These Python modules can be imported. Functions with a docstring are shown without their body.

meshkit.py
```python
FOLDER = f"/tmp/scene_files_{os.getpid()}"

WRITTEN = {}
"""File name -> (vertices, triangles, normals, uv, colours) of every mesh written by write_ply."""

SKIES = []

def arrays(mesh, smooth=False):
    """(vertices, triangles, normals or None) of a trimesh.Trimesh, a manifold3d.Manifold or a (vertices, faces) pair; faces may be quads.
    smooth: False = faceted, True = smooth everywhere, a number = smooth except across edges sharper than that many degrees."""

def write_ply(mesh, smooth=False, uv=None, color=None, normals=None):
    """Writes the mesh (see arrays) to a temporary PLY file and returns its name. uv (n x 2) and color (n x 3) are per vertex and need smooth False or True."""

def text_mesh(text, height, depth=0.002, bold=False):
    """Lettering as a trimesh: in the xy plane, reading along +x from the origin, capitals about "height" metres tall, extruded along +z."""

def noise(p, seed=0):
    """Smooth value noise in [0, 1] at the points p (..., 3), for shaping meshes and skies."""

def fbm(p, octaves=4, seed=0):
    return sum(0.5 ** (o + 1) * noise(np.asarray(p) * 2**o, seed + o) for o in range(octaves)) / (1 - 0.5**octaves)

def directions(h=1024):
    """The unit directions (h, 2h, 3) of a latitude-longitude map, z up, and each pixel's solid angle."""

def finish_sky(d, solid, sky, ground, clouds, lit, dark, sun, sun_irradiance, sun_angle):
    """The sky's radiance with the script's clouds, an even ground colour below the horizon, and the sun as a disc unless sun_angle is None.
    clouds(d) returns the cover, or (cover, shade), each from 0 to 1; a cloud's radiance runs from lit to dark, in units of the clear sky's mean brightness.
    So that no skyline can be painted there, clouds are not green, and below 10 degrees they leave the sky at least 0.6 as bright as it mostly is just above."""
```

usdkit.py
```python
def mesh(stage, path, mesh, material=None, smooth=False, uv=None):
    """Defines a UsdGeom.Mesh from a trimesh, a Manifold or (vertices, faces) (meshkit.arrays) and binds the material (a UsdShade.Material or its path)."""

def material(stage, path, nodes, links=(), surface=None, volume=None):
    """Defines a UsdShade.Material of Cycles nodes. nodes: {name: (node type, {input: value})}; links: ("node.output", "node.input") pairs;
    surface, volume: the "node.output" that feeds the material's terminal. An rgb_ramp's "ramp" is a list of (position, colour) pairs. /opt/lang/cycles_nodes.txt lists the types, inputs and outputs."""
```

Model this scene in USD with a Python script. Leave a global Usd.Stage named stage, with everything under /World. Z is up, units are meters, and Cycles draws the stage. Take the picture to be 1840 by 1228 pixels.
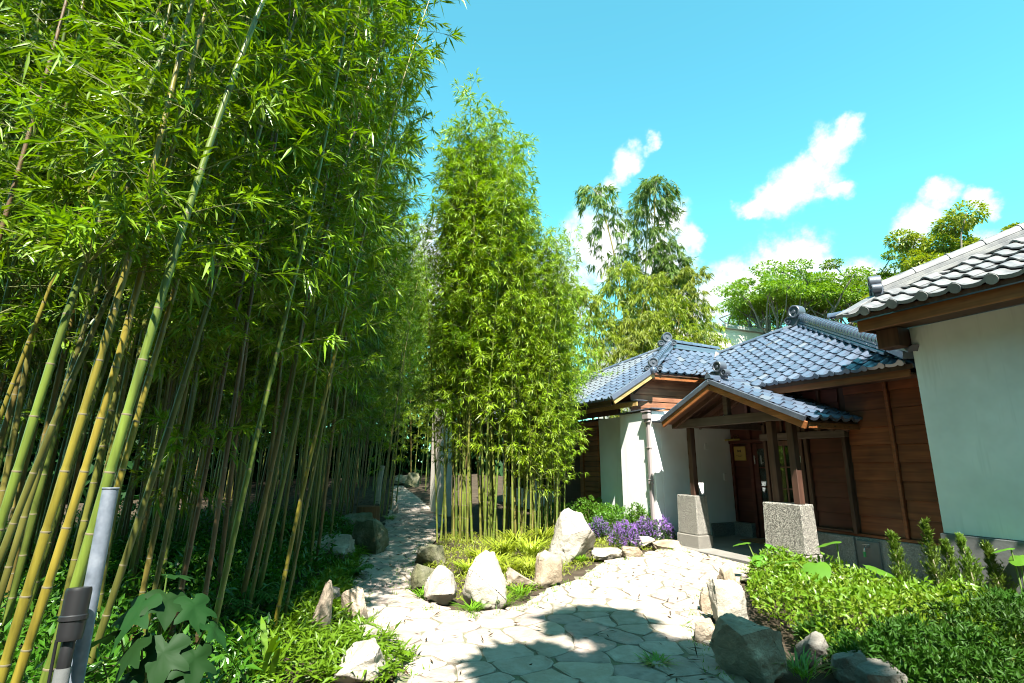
import math
import numpy as np
import trimesh
import usdkit
import meshkit
from pxr import Gf, Sdf, Usd, UsdGeom, UsdLux, UsdShade
from scipy.spatial import Voronoi, cKDTree
from shapely.geometry import Polygon, Point
from shapely.prepared import prep

stage = Usd.Stage.CreateInMemory()
UsdGeom.SetStageUpAxis(stage, 'Z')
UsdGeom.SetStageMetersPerUnit(stage, 1.0)
UsdGeom.Xform.Define(stage, '/World')
LOOKS = '/World/Looks'
UsdGeom.Scope.Define(stage, LOOKS)

# ------------------------------------------------------------------ camera, sky, sun, exposure
FPX, PITCH, EYE = 957.0, math.radians(12.8), 1.45          # focal length in pixels of the 1840 px wide photograph
cam = UsdGeom.Camera.Define(stage, '/World/camera')
cam.AddTranslateOp().Set((0, 0, EYE))
cam.AddRotateXYZOp().Set((90 + 12.8, 0, 0))
cam.CreateHorizontalApertureAttr(36.0)
cam.CreateFocalLengthAttr(36.0 * FPX / 1840)
cam.CreateClippingRangeAttr((0.05, 5000.0))
cam.CreateExposureAttr(2.1)

SUN_AZ, SUN_EL = math.radians(176.0), math.radians(55.0)
SUN_DIR = np.array([math.sin(SUN_AZ) * math.cos(SUN_EL), math.cos(SUN_AZ) * math.cos(SUN_EL), math.sin(SUN_EL)])
sun = UsdLux.DistantLight.Define(stage, '/World/sun')
sun.AddRotateXYZOp().Set((-(90 - math.degrees(SUN_EL)), 0, -math.degrees(SUN_AZ)))
sun.CreateIntensityAttr(1.25)
sun.CreateAngleAttr(0.53)
sun.CreateColorAttr((1.0, 0.95, 0.87))
sun.GetPrim().CreateAttribute('inputs:normalize', Sdf.ValueTypeNames.Bool).Set(True)
SKY_STRENGTH = 0.062
CLOUD = (5.0, 5.0, 5.0)

cs, sn = math.cos(PITCH), math.sin(PITCH)


def ray(px, py):
    u, v = (px - 920) / FPX, (614 - py) / FPX
    return np.array([u, cs - v * sn, sn + v * cs])


# clouds: soft groups of puffs (direction, angular radius), broken up by noise
puffs = [(1400, 365, .034), (1430, 335, .042), (1465, 300, .036), (1500, 255, .03), (1530, 222, .022), (1500, 345, .022), (1365, 385, .02),
         (1100, 315, .022), (1135, 290, .026), (1170, 258, .02), (1075, 335, .015),
         (1640, 400, .03), (1690, 355, .024), (1765, 362, .02), (1630, 440, .02),
         (1345, 500, .045), (1400, 480, .045), (1440, 465, .04), (1490, 490, .034), (1540, 490, .026), (1310, 540, .06), (1600, 530, .04), (1810, 470, .04),
         (1200, 395, .04), (1245, 420, .024), (1080, 450, .07), (1180, 470, .06), (1000, 520, .08), (760, 500, .08), (1250, 560, .06)]
nodes = {'tc': ('texture_coordinate', {}), 'sky': ('sky_texture', {'sky_type': 'single_scattering', 'sun_disc': False, 'sun_elevation': SUN_EL, 'sun_rotation': SUN_AZ, 'aerosol_density': .45, 'air_density': 1.0, 'ozone_density': 1.6}),
         'nz': ('noise_texture', {'scale': 9.0, 'detail': 7.0, 'roughness': .58}), 'nsub': ('vector_math', {'math_type': 'subtract', 'vector2': (.5, .5, .5)}),
         'nsc': ('vector_math', {'math_type': 'scale', 'scale': .11}), 'dir': ('vector_math', {'math_type': 'add'}),
         'fine': ('noise_texture', {'scale': 34.0, 'detail': 6.0, 'roughness': .62}), 'tint': ('mix_color', {'blend_type': 'multiply', 'fac': 1.0, 'b': (.72, 1.84, 1.38)}),
         'mix': ('mix_color', {'blend_type': 'mix', 'b': CLOUD}), 'bg': ('background_shader', {'strength': SKY_STRENGTH})}
links = [('tc.generated', 'nz.vector'), ('tc.generated', 'fine.vector'), ('nz.color', 'nsub.vector1'), ('nsub.vector', 'nsc.vector1'), ('tc.generated', 'dir.vector1'), ('nsc.vector', 'dir.vector2'),
         ('sky.color', 'tint.a'), ('tint.result', 'mix.a'), ('mix.result', 'bg.color')]
last = None
for i, (px, py, r) in enumerate(puffs):
    d = ray(px, py)
    d /= np.linalg.norm(d)
    nodes[f'dist{i}'] = ('vector_math', {'math_type': 'distance', 'vector2': tuple(d)})
    nodes[f'fall{i}'] = ('map_range', {'range_type': 'linear', 'from_min': 0.0, 'from_max': r * 1.55, 'to_min': 1.0, 'to_max': 0.0, 'clamp': True})
    links += [('dir.vector', f'dist{i}.vector1'), (f'dist{i}.value', f'fall{i}.value')]
    if last:
        nodes[f'max{i}'] = ('math', {'math_type': 'maximum'})
        links += [(last, f'max{i}.value1'), (f'fall{i}.result', f'max{i}.value2')]
        last = f'max{i}.value'
    else:
        last = f'fall{i}.result'
nodes['fsc'] = ('math', {'math_type': 'multiply_add', 'value2': 1.25, 'value3': -.625})
nodes['sum'] = ('math', {'math_type': 'add'})
nodes['near'] = ('map_range', {'range_type': 'smoothstep', 'from_min': .06, 'from_max': .34, 'to_min': 0.0, 'to_max': 1.0, 'clamp': True})
nodes['cover'] = ('math', {'math_type': 'multiply'})
nodes['edge'] = ('map_range', {'range_type': 'smoothstep', 'from_min': .05, 'from_max': .82, 'to_min': 0.0, 'to_max': 1.0, 'clamp': True})
links += [('fine.fac', 'fsc.value1'), (last, 'sum.value1'), ('fsc.value', 'sum.value2'), ('sum.value', 'edge.value'), (last, 'near.value'), ('edge.result', 'cover.value1'), ('near.result', 'cover.value2'), ('cover.value', 'mix.fac')]
skymat = usdkit.material(stage, LOOKS + '/sky_air', nodes, links, surface='bg.background')
dome = UsdLux.DomeLight.Define(stage, '/World/sky')
UsdShade.MaterialBindingAPI.Apply(dome.GetPrim()).Bind(skymat)
dome.GetPrim().SetCustomDataByKey('kind', 'structure')
dome.GetPrim().SetCustomDataByKey('label', 'turquoise blue sky with a few white clouds')

# ------------------------------------------------------------------ helpers
UP = np.array([0, 0, 1.0])
TH = math.radians(24.2)                       # the house stands turned by this much: its x runs into the house, its y along the front to the left
COUNT = {}


def numbered(path):
    n = COUNT.get(path, 0)
    COUNT[path] = n + 1
    return path if n == 0 else f'{path}_{n:03d}'


def tag(p, label=None, cat=None, group=None, kind=None):
    p = p.GetPrim() if hasattr(p, 'GetPrim') else p
    for k, v in (('label', label), ('category', cat), ('group', group), ('kind', kind)):
        if v:
            p.SetCustomDataByKey(k, v)
    return p


def thing(name, label=None, cat=None, loc=(0, 0, 0), rz=0.0, group=None, kind=None):
    x = UsdGeom.Xform.Define(stage, numbered('/World/' + name))
    x.AddTranslateOp().Set(tuple(float(v) for v in loc))
    if rz:
        x.AddRotateZOp().Set(float(math.degrees(rz)))
    tag(x, label, cat, group, kind)
    return x.GetPrim()


def part(parent, name, mesh, mat, smooth=False, label=None, kind=None):
    base = str(parent.GetPath()) if parent is not None else '/World'
    m = usdkit.mesh(stage, numbered(base + '/' + name), mesh, M[mat], smooth=smooth)
    tag(m, label=label, kind=kind)
    return m.GetPrim()


def solo(name, mesh, mat, label, cat=None, group=None, kind=None, smooth=False):
    p = part(None, name, mesh, mat, smooth)
    tag(p, label, cat, group, kind)
    return p


def join(ms):
    v, f, n = [], [], 0
    for a in ms:
        if a is None:
            continue
        av, af = (a.vertices, a.faces) if hasattr(a, 'vertices') else a
        av, af = np.asarray(av, float), np.asarray(af, int)
        if af.shape[1] == 4:
            af = np.vstack([af[:, [0, 1, 2]], af[:, [0, 2, 3]]])
        v.append(av)
        f.append(af + n)
        n += len(av)
    return np.vstack(v), np.vstack(f)


def moved(m, off):
    v, f = (m.vertices, m.faces) if hasattr(m, 'vertices') else m
    return np.asarray(v, float) + np.asarray(off, float), np.asarray(f)


def box(x0, x1, y0, y1, z0, z1, ch=0.006):
    x0, x1, y0, y1, z0, z1 = min(x0, x1), max(x0, x1), min(y0, y1), max(y0, y1), min(z0, z1), max(z0, z1)
    ch = min(ch, .45 * min(x1 - x0, y1 - y0, z1 - z0))
    pts = []
    for sx in (0, 1):
        for sy in (0, 1):
            for sz in (0, 1):
                c = np.array([(x0, x1)[sx], (y0, y1)[sy], (z0, z1)[sz]])
                inn = np.array([ch if sx == 0 else -ch, ch if sy == 0 else -ch, ch if sz == 0 else -ch])
                for k in range(3):
                    q = c + inn
                    q[k] = c[k]
                    pts.append(q)
    h = trimesh.convex.convex_hull(np.array(pts))
    return np.array(h.vertices), np.array(h.faces)


def beam(p0, p1, w, h, up=(0, 0, 1), ch=.005):
    p0, p1 = np.asarray(p0, float), np.asarray(p1, float)
    d = p1 - p0
    L = np.linalg.norm(d)
    d /= L
    s = np.cross(np.asarray(up, float), d)
    s /= np.linalg.norm(s)
    n = np.cross(d, s)
    v, f = box(0, L, -w / 2, w / 2, -h / 2, h / 2, ch)
    return p0 + v[:, :1] * d + v[:, 1:2] * s + v[:, 2:3] * n, f


def tube(points, radii, sides=6, cap=True):
    p = np.asarray(points, float)
    t = np.gradient(p, axis=0)
    t /= np.linalg.norm(t, axis=1, keepdims=True) + 1e-12
    ref = np.where(np.abs(t[:, 2:]) < .9, [0, 0, 1.0], [1.0, 0, 0])
    if np.abs(t[:, 2]).mean() > .6:
        ref = np.tile([1.0, 0, 0], (len(p), 1))
    a = np.cross(t, ref)
    a /= np.linalg.norm(a, axis=1, keepdims=True) + 1e-12
    b, ang = np.cross(t, a), np.arange(sides) * 2 * np.pi / sides
    r = np.broadcast_to(radii, (len(p),))[:, None, None]
    v = (p[:, None] + r * (np.cos(ang)[None, :, None] * a[:, None] + np.sin(ang)[None, :, None] * b[:, None])).reshape(-1, 3)
    i, j = np.meshgrid(np.arange(len(p) - 1), np.arange(sides), indexing='ij')
    q = np.stack([i * sides + j, i * sides + (j + 1) % sides, (i + 1) * sides + (j + 1) % sides, (i + 1) * sides + j], -1).reshape(-1, 4)
    f = np.vstack([q[:, [0, 1, 2]], q[:, [0, 2, 3]]])
    if cap:
        n = len(v)
        v = np.vstack([v, p[0], p[-1]])
        k = np.arange(sides)
        f = np.vstack([f, np.stack([np.full(sides, n), (k + 1) % sides, k], 1), np.stack([np.full(sides, n + 1), (len(p) - 1) * sides + k, (len(p) - 1) * sides + (k + 1) % sides], 1)])
    return v, f


def prism(poly, z0, z1):
    m = trimesh.creation.extrude_polygon(poly, z1 - z0, engine='earcut')
    v = np.array(m.vertices)
    v[:, 2] += z0
    return v, np.array(m.faces)


def unit(v):
    return v / (np.linalg.norm(v, axis=-1, keepdims=True) + 1e-12)


def leaves(P, D, L, W, rng, fold=.12, droop=.15, wide=.4, side=None):
    """n leaf blades: four triangles each, folded along the midrib and drooping at the tip."""
    n = len(P)
    D = unit(D)
    if side is None:
        side = np.cross(D, UP + rng.normal(0, .45, (n, 3)))
    S = unit(side)
    N = np.cross(S, D)
    N = np.where(N[:, 2:] < 0, -N, N)
    L = np.broadcast_to(L, (n,))[:, None]
    W = np.broadcast_to(W, (n,))[:, None]
    mid = P + D * L * wide - UP * (L * droop * .25)
    v = np.stack([P, mid + S * W / 2 + N * W * fold, mid - S * W / 2 + N * W * fold, P + D * L * (wide + .08) - UP * (L * droop * .28) - N * W * fold * .3, P + D * L - UP * L * droop], 1)
    k = np.arange(n)[:, None, None] * 5
    f = (k + np.array([[0, 3, 1], [0, 2, 3], [1, 3, 4], [3, 2, 4]])[None]).reshape(-1, 3)
    return v.reshape(-1, 3), f


def terrain(x, y):
    x, y = np.asarray(x, float), np.asarray(y, float)
    z = .017 * np.clip(y - 7, 0, None) + .0021 * np.clip(y - 11, 0, None) ** 2
    z = np.where(y > 30, .017 * 23 + .0021 * 19 ** 2 + .03 * (y - 30) * np.exp(-(y - 30) / 40), z)
    return z


def at(px, py, up=0.0):
    """the ground point seen at a pixel of the photograph"""
    d = ray(px, py)
    t = 1.0
    for _ in range(60):
        p = d * t
        z = float(terrain(p[0], p[1])) + up
        t = t + (((z - EYE) / d[2] if d[2] < -1e-3 else 60) - t) * .5
    p = d * t
    return np.array([p[0], p[1], float(terrain(p[0], p[1]))])


def pxm(p):
    """metres per pixel at a point"""
    return (p[1] * cs + (p[2] - EYE) * sn) / FPX


def house(v):
    """house coordinates (into, along, up) to the world"""
    v = np.asarray(v, float)
    c, s = math.cos(TH), math.sin(TH)
    return np.stack([v[..., 0] * c - v[..., 1] * s, v[..., 0] * s + v[..., 1] * c, v[..., 2]], -1)


# ------------------------------------------------------------------ materials
M = {}


def mat(name, nodes, links=(), surface='p.BSDF'):
    M[name] = usdkit.material(stage, f'{LOOKS}/{name}', nodes, list(links), surface=surface)


def plain(name, col, rough=.6, metal=0.0, spec=.5, **kw):
    mat(name, {'p': ('principled_bsdf', {'base_color': col, 'roughness': rough, 'metallic': metal, 'specular_ior_level': spec, **kw})})


def mottled(name, ramp, scale=4.0, detail=6.0, rough=.8, bump=.0, bscale=None, space='position', spec=.3, stretch=(1, 1, 1), rough2=None, dist=.02):
    """a noise through a colour ramp, with a bump of its own"""
    n = {'g': ('geometry', {}), 'tc': ('texture_coordinate', {}), 'm': ('mapping', {'scale': stretch}), 'n': ('noise_texture', {'scale': scale, 'detail': detail, 'roughness': .62}), 'r': ('rgb_ramp', {'ramp': ramp}),
         'p': ('principled_bsdf', {'roughness': rough, 'specular_ior_level': spec})}
    l = [('g.position' if space == 'position' else 'tc.object', 'm.vector'), ('m.vector', 'n.vector'), ('n.fac', 'r.fac'), ('r.color', 'p.base_color')]
    if bump:
        n['bn'] = ('noise_texture', {'scale': bscale or scale * 4, 'detail': 6.0, 'roughness': .65})
        n['b'] = ('bump', {'strength': bump, 'distance': dist})
        l += [('m.vector', 'bn.vector'), ('bn.fac', 'b.height'), ('b.normal', 'p.normal')]
    mat(name, n, l)


def leaf(name, ramp, trans=.35, rough=.42, spec=.45, by='island'):
    src = 'g.random_per_island'
    n = {'g': ('geometry', {}), 'r': ('rgb_ramp', {'ramp': ramp}), 'p': ('principled_bsdf', {'roughness': rough, 'specular_ior_level': spec}),
         'h': ('hsv', {'value': 1.25, 'saturation': 1.05}), 'oi': ('object_info', {}), 'ov': ('map_range', {'from_min': 0.0, 'from_max': 1.0, 'to_min': .78, 'to_max': 1.18}), 'oh': ('map_range', {'from_min': 0.0, 'from_max': 1.0, 'to_min': .488, 'to_max': .506}), 'hv': ('hsv', {}), 't': ('translucent_bsdf', {}), 'x': ('mix_closure', {'fac': trans})}
    l = [(src, 'r.fac'), ('oi.random', 'ov.value'), ('oi.random', 'oh.value'), ('ov.result', 'hv.value'), ('oh.result', 'hv.hue'), ('r.color', 'hv.color'), ('hv.color', 'p.base_color'), ('hv.color', 'h.color'), ('h.color', 't.color'), ('p.BSDF', 'x.closure1'), ('t.BSDF', 'x.closure2')]
    mat(name, n, l, 'x.closure')


mottled('soil', [(0, (.018, .012, .008)), (.45, (.040, .028, .017)), (.62, (.062, .047, .028)), (1, (.10, .08, .05))], 3.5, 8, .95, .8, 30)
mottled('bedding', [(0, (.07, .06, .045)), (.45, (.17, .145, .11)), (.6, (.14, .14, .08)), (1, (.30, .27, .22))], 6, 8, .95, .8, 40)
for k, (a, b, c) in enumerate([((.21, .18, .15), (.35, .305, .26), (.44, .39, .335)), ((.19, .165, .14), (.31, .27, .225), (.40, .35, .30)), ((.23, .195, .155), (.37, .315, .255), (.45, .395, .33)), ((.17, .14, .12), (.29, .24, .21), (.37, .31, .27))]):
    mottled(f'flagstone_{"abcd"[k]}', [(.28, a), (.45, b), (.56, (b[0] * .82, b[1] * .80, b[2] * .76)), (.75, c)], 3.2, 12, .82, .9, 22, spec=.25, dist=.016)
mottled('floor_concrete', [(.2, (.13, .12, .105)), (.6, (.20, .19, .17)), (1, (.26, .25, .22))], 2.2, 8, .6, .25, 40)
def plaster(name, base, stain, fine=.12):
    """plaster with faint patches and thin rain streaks running down"""
    mat(name, {'g': ('geometry', {}), 'n': ('noise_texture', {'scale': 1.5, 'detail': 8.0, 'roughness': .6}), 'm': ('mapping', {'scale': (7, 7, .5)}), 's': ('noise_texture', {'scale': 1.0, 'detail': 6.0, 'roughness': .65}),
               'a': ('map_range', {'from_min': .42, 'from_max': .75, 'to_min': 0.0, 'to_max': .55, 'clamp': True}), 'b2': ('map_range', {'from_min': .52, 'from_max': .78, 'to_min': 0.0, 'to_max': .6, 'clamp': True}), 'mx': ('math', {'math_type': 'maximum'}),
               'c': ('mix_color', {'blend_type': 'mix', 'a': base, 'b': stain}), 'bn': ('noise_texture', {'scale': 70.0, 'detail': 5.0}), 'b': ('bump', {'strength': fine, 'distance': .004}), 'p': ('principled_bsdf', {'roughness': .8, 'specular_ior_level': .25})},
        [('g.position', 'n.vector'), ('g.position', 'm.vector'), ('m.vector', 's.vector'), ('n.fac', 'a.value'), ('s.fac', 'b2.value'), ('a.result', 'mx.value1'), ('b2.result', 'mx.value2'), ('mx.value', 'c.fac'), ('c.result', 'p.base_color'), ('g.position', 'bn.vector'), ('bn.fac', 'b.height'), ('b.normal', 'p.normal')])


plaster('white_plaster', (.80, .80, .78), (.60, .59, .55))
plaster('blue_plaster', (.80, .82, .82), (.50, .53, .51))
mottled('far_plaster', [(.25, (.52, .46, .38)), (.6, (.60, .54, .46)), (1, (.66, .60, .52))], .4, 7, .85)
mottled('dark_cement', [(.2, (.075, .078, .075)), (.5, (.125, .13, .125)), (.8, (.19, .195, .19))], 1.6, 9, .8, .3, 35, dist=.008)
mottled('cement', [(.2, (.20, .20, .19)), (.5, (.30, .30, .28)), (.8, (.38, .38, .36))], 3.0, 8, .8, .3, 35, dist=.008)


def wood(name, dark, midc, light, rough=.5, axis='y', spec=.4, vary=.25):
    st = {'x': (1.2, 22, 22), 'y': (22, 1.2, 22), 'z': (22, 22, 1.2)}[axis]
    mat(name, {'tc': ('texture_coordinate', {}), 'm': ('mapping', {'scale': st}), 'n': ('noise_texture', {'scale': 1.0, 'detail': 7.0, 'roughness': .6, 'distortion': .6}), 'r': ('rgb_ramp', {'ramp': [(.25, dark), (.5, midc), (.75, light)]}),
               'm2': ('mapping', {'scale': (3, 3, 3)}), 'n2': ('noise_texture', {'scale': 1.0, 'detail': 4.0}), 'rr': ('map_range', {'from_min': .3, 'from_max': .7, 'to_min': 1 - vary, 'to_max': 1 + vary}), 'hs': ('hsv', {}),
               'oi': ('object_info', {}), 'ov': ('map_range', {'from_min': 0.0, 'from_max': 1.0, 'to_min': .72, 'to_max': 1.22}), 'mm': ('math', {'math_type': 'multiply'}),
               'b': ('bump', {'strength': .25, 'distance': .004}), 'p': ('principled_bsdf', {'roughness': rough, 'specular_ior_level': spec})},
        [('tc.object', 'm.vector'), ('m.vector', 'n.vector'), ('n.fac', 'r.fac'), ('tc.object', 'm2.vector'), ('m2.vector', 'n2.vector'), ('n2.fac', 'rr.value'), ('oi.random', 'ov.value'), ('rr.result', 'mm.value1'), ('ov.result', 'mm.value2'),
         ('r.color', 'hs.color'), ('mm.value', 'hs.value'), ('hs.color', 'p.base_color'), ('n.fac', 'b.height'), ('b.normal', 'p.normal')])


wood('wood_board', (.095, .025, .010), (.16, .043, .016), (.225, .068, .022), .42)
wood('wood_panel', (.055, .013, .009), (.085, .021, .013), (.11, .03, .018), .5)
wood('wood_dark', (.045, .020, .012), (.07, .032, .02), (.10, .048, .03), .6, 'z')
wood('wood_beam', (.06, .042, .033), (.10, .07, .055), (.14, .105, .085), .65, 'y')
wood('wood_fascia', (.15, .05, .016), (.23, .08, .025), (.31, .12, .04), .5, 'y')
wood('wood_gable', (.13, .055, .03), (.23, .10, .055), (.33, .16, .085), .55, 'x')
wood('wood_yellow', (.30, .19, .07), (.42, .28, .11), (.52, .36, .15), .5, 'x')
wood('stump_bark', (.08, .04, .02), (.18, .08, .035), (.28, .13, .06), .9, 'z', .2)
mat('roof_tile', {'oi': ('object_info', {}), 'r': ('rgb_ramp', {'ramp': [(0, (.055, .073, .105)), (.5, (.07, .09, .127)), (.93, (.085, .105, .142)), (1, (.12, .13, .14))]}), 'g': ('geometry', {}), 'n': ('noise_texture', {'scale': 9.0, 'detail': 6.0}), 'rr': ('map_range', {'from_min': .3, 'from_max': .75, 'to_min': .12, 'to_max': .34}),
                  'p': ('principled_bsdf', {'specular_ior_level': .8, 'coat_weight': .35, 'coat_roughness': .15})},
    [('oi.random', 'r.fac'), ('r.color', 'p.base_color'), ('g.position', 'n.vector'), ('n.fac', 'rr.value'), ('rr.result', 'p.roughness')])
mottled('old_tile', [(.25, (.06, .062, .068)), (.5, (.13, .13, .13)), (.72, (.22, .215, .20)), (1, (.17, .15, .12))], 5, 8, .5, .2, 30, spec=.5, dist=.006)
mottled('tile_dark', [(.2, (.035, .042, .055)), (.8, (.085, .098, .12))], 8, 6, .4, .2, 40, spec=.6, dist=.006)


def pebble(name, dark, light, scale=120.0):
    mat(name, {'g': ('geometry', {}), 'v': ('voronoi_texture', {'scale': scale}), 'sep': ('separate_color', {}), 'r': ('rgb_ramp', {'ramp': [(0, dark), (.45, dark), (.6, light), (1, light)]}), 'e': ('voronoi_texture', {'scale': scale, 'feature': 'distance_to_edge'}),
               'er': ('map_range', {'from_min': 0.0, 'from_max': .12, 'to_min': .45, 'to_max': 1.0}), 'x': ('mix_color', {'blend_type': 'multiply', 'fac': 1.0}), 'b': ('bump', {'strength': .8, 'distance': .006}), 'inv': ('math', {'math_type': 'subtract', 'value1': 1.0}),
               'p': ('principled_bsdf', {'roughness': .7, 'specular_ior_level': .3})},
        [('g.position', 'v.vector'), ('g.position', 'e.vector'), ('v.color', 'sep.color'), ('sep.r', 'r.fac'), ('e.distance', 'er.value'), ('r.color', 'x.a'), ('er.result', 'x.b'), ('x.result', 'p.base_color'), ('v.distance', 'inv.value2'), ('inv.value', 'b.height'), ('b.normal', 'p.normal')])


pebble('pebble_dash', (.08, .075, .065), (.30, .285, .245))
pebble('pebble_fine', (.13, .12, .105), (.24, .225, .19), 220)
pebble('pebble_wall', (.16, .16, .15), (.30, .30, .28), 150)
mottled('rock_pale', [(.2, (0.144, 0.125, 0.095)), (.45, (0.262, 0.237, 0.190)), (.62, (0.341, 0.312, 0.265)), (1, (0.394, 0.362, 0.311))], 3.2, 10, .85, .9, 14, dist=.03)
mottled('rock_gray', [(.25, (0.131, 0.105, 0.079)), (.5, (0.274, 0.222, 0.164)), (.66, (0.473, 0.385, 0.295)), (1, (0.603, 0.497, 0.386))], 4.0, 10, .85, .9, 16, dist=.03)
mottled('rock_tan', [(.25, (0.138, 0.100, 0.065)), (.5, (0.258, 0.207, 0.145)), (.66, (0.355, 0.306, 0.231)), (1, (0.404, 0.352, 0.275))], 4.0, 10, .85, .9, 16, dist=.03)
mottled('rock_dark', [(.25, (0.076, 0.071, 0.061)), (.5, (0.162, 0.150, 0.128)), (.68, (0.255, 0.238, 0.204)), (1, (0.374, 0.357, 0.323))], 4.0, 10, .8, .9, 16, dist=.03)
mottled('rock_moss', [(.25, (.05, .05, .03)), (.45, (.10, .10, .05)), (.6, (.16, .15, .10)), (1, (.24, .22, .17))], 4.0, 10, .9, .9, 16, dist=.03)


def culmmat(name, ramp):
    mat(name, {'oi': ('object_info', {}), 'r': ('rgb_ramp', {'ramp': ramp}), 'tc': ('texture_coordinate', {}), 'm': ('mapping', {'scale': (14, 14, 1.6)}), 'n': ('noise_texture', {'scale': 1.4, 'detail': 6.0, 'roughness': .6}), 'rr': ('map_range', {'from_min': .28, 'from_max': .72, 'to_min': .45, 'to_max': 1.3}),
               'hs': ('hsv', {}), 'p': ('principled_bsdf', {'roughness': .36, 'specular_ior_level': .5})},
        [('oi.random', 'r.fac'), ('tc.object', 'm.vector'), ('m.vector', 'n.vector'), ('n.fac', 'rr.value'), ('r.color', 'hs.color'), ('rr.result', 'hs.value'), ('hs.color', 'p.base_color')])


culmmat('bamboo_culm', [(0, (.06, .085, .014)), (.35, (.09, .115, .018)), (.6, (.13, .125, .022)), (.8, (.14, .105, .026)), (1, (.12, .075, .034))])
culmmat('culm_clump', [(0, (.09, .13, .02)), (.5, (.13, .165, .026)), (.8, (.17, .165, .034)), (1, (.19, .165, .045))])
culmmat('culm_yellow', [(0, (.155, .135, .016)), (1, (.20, .155, .02))])
culmmat('culm_green', [(0, (.085, .13, .018)), (1, (.11, .15, .022))])
culmmat('culm_olive', [(0, (.075, .08, .016)), (1, (.10, .095, .02))])
culmmat('culm_brown', [(0, (.10, .06, .03)), (1, (.14, .085, .04))])
plain('culm_node', (.12, .10, .05), .75)
plain('twig', (.13, .14, .04), .7)
leaf('leaf_bamboo', [(0, (0.126, 0.222, 0.0065)), (.4, (0.228, 0.319, 0.0076)), (.75, (0.353, 0.406, 0.0097)), (.95, (0.480, 0.463, 0.0151)), (1, (0.550, 0.500, 0.0865))], .30, .38)
leaf('leaf_deep', [(0, (0.057, 0.112, 0.0042)), (.5, (0.106, 0.170, 0.0049)), (.93, (0.181, 0.219, 0.0070)), (1, (0.490, 0.314, 0.0491))], .22)
leaf('leaf_clump', [(0, (0.184, 0.291, 0.0073)), (.4, (0.304, 0.401, 0.0085)), (.75, (0.458, 0.486, 0.0121)), (.95, (0.550, 0.500, 0.0194)), (1, (0.550, 0.500, 0.1090))], .30)
leaf('leaf_weeping', [(0, (0.184, 0.235, 0.0118)), (.4, (0.296, 0.353, 0.0177)), (.75, (0.372, 0.436, 0.0295)), (1, (0.372, 0.516, 0.0688))], .42)
leaf('leaf_weeping_green', [(0, (0.095, 0.162, 0.0169)), (.5, (0.174, 0.251, 0.0211)), (.9, (0.285, 0.358, 0.0317)), (1, (0.412, 0.429, 0.0739))], .35)
leaf('leaf_tree', [(0, (0.114, 0.194, 0.0091)), (.5, (0.189, 0.283, 0.0118)), (1, (0.284, 0.356, 0.0181))], .42)
leaf('leaf_tree_olive', [(0, (0.164, 0.193, 0.0117)), (.5, (0.286, 0.280, 0.0157)), (1, (0.429, 0.367, 0.0255))], .42)
leaf('leaf_cover', [(0, (0.156, 0.263, 0.0159)), (.5, (0.292, 0.412, 0.0263)), (.9, (0.427, 0.493, 0.0394)), (1, (0.550, 0.493, 0.0789))], .36)
leaf('leaf_grass', [(0, (0.105, 0.224, 0.0084)), (.5, (0.192, 0.329, 0.0126)), (.9, (0.296, 0.404, 0.0201)), (1, (0.576, 0.419, 0.0753))], .36)
leaf('leaf_striped', [(0, (0.235, 0.302, 0.0242)), (.5, (0.387, 0.403, 0.0403)), (1, (0.600, 0.518, 0.0887))], .36)
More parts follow.
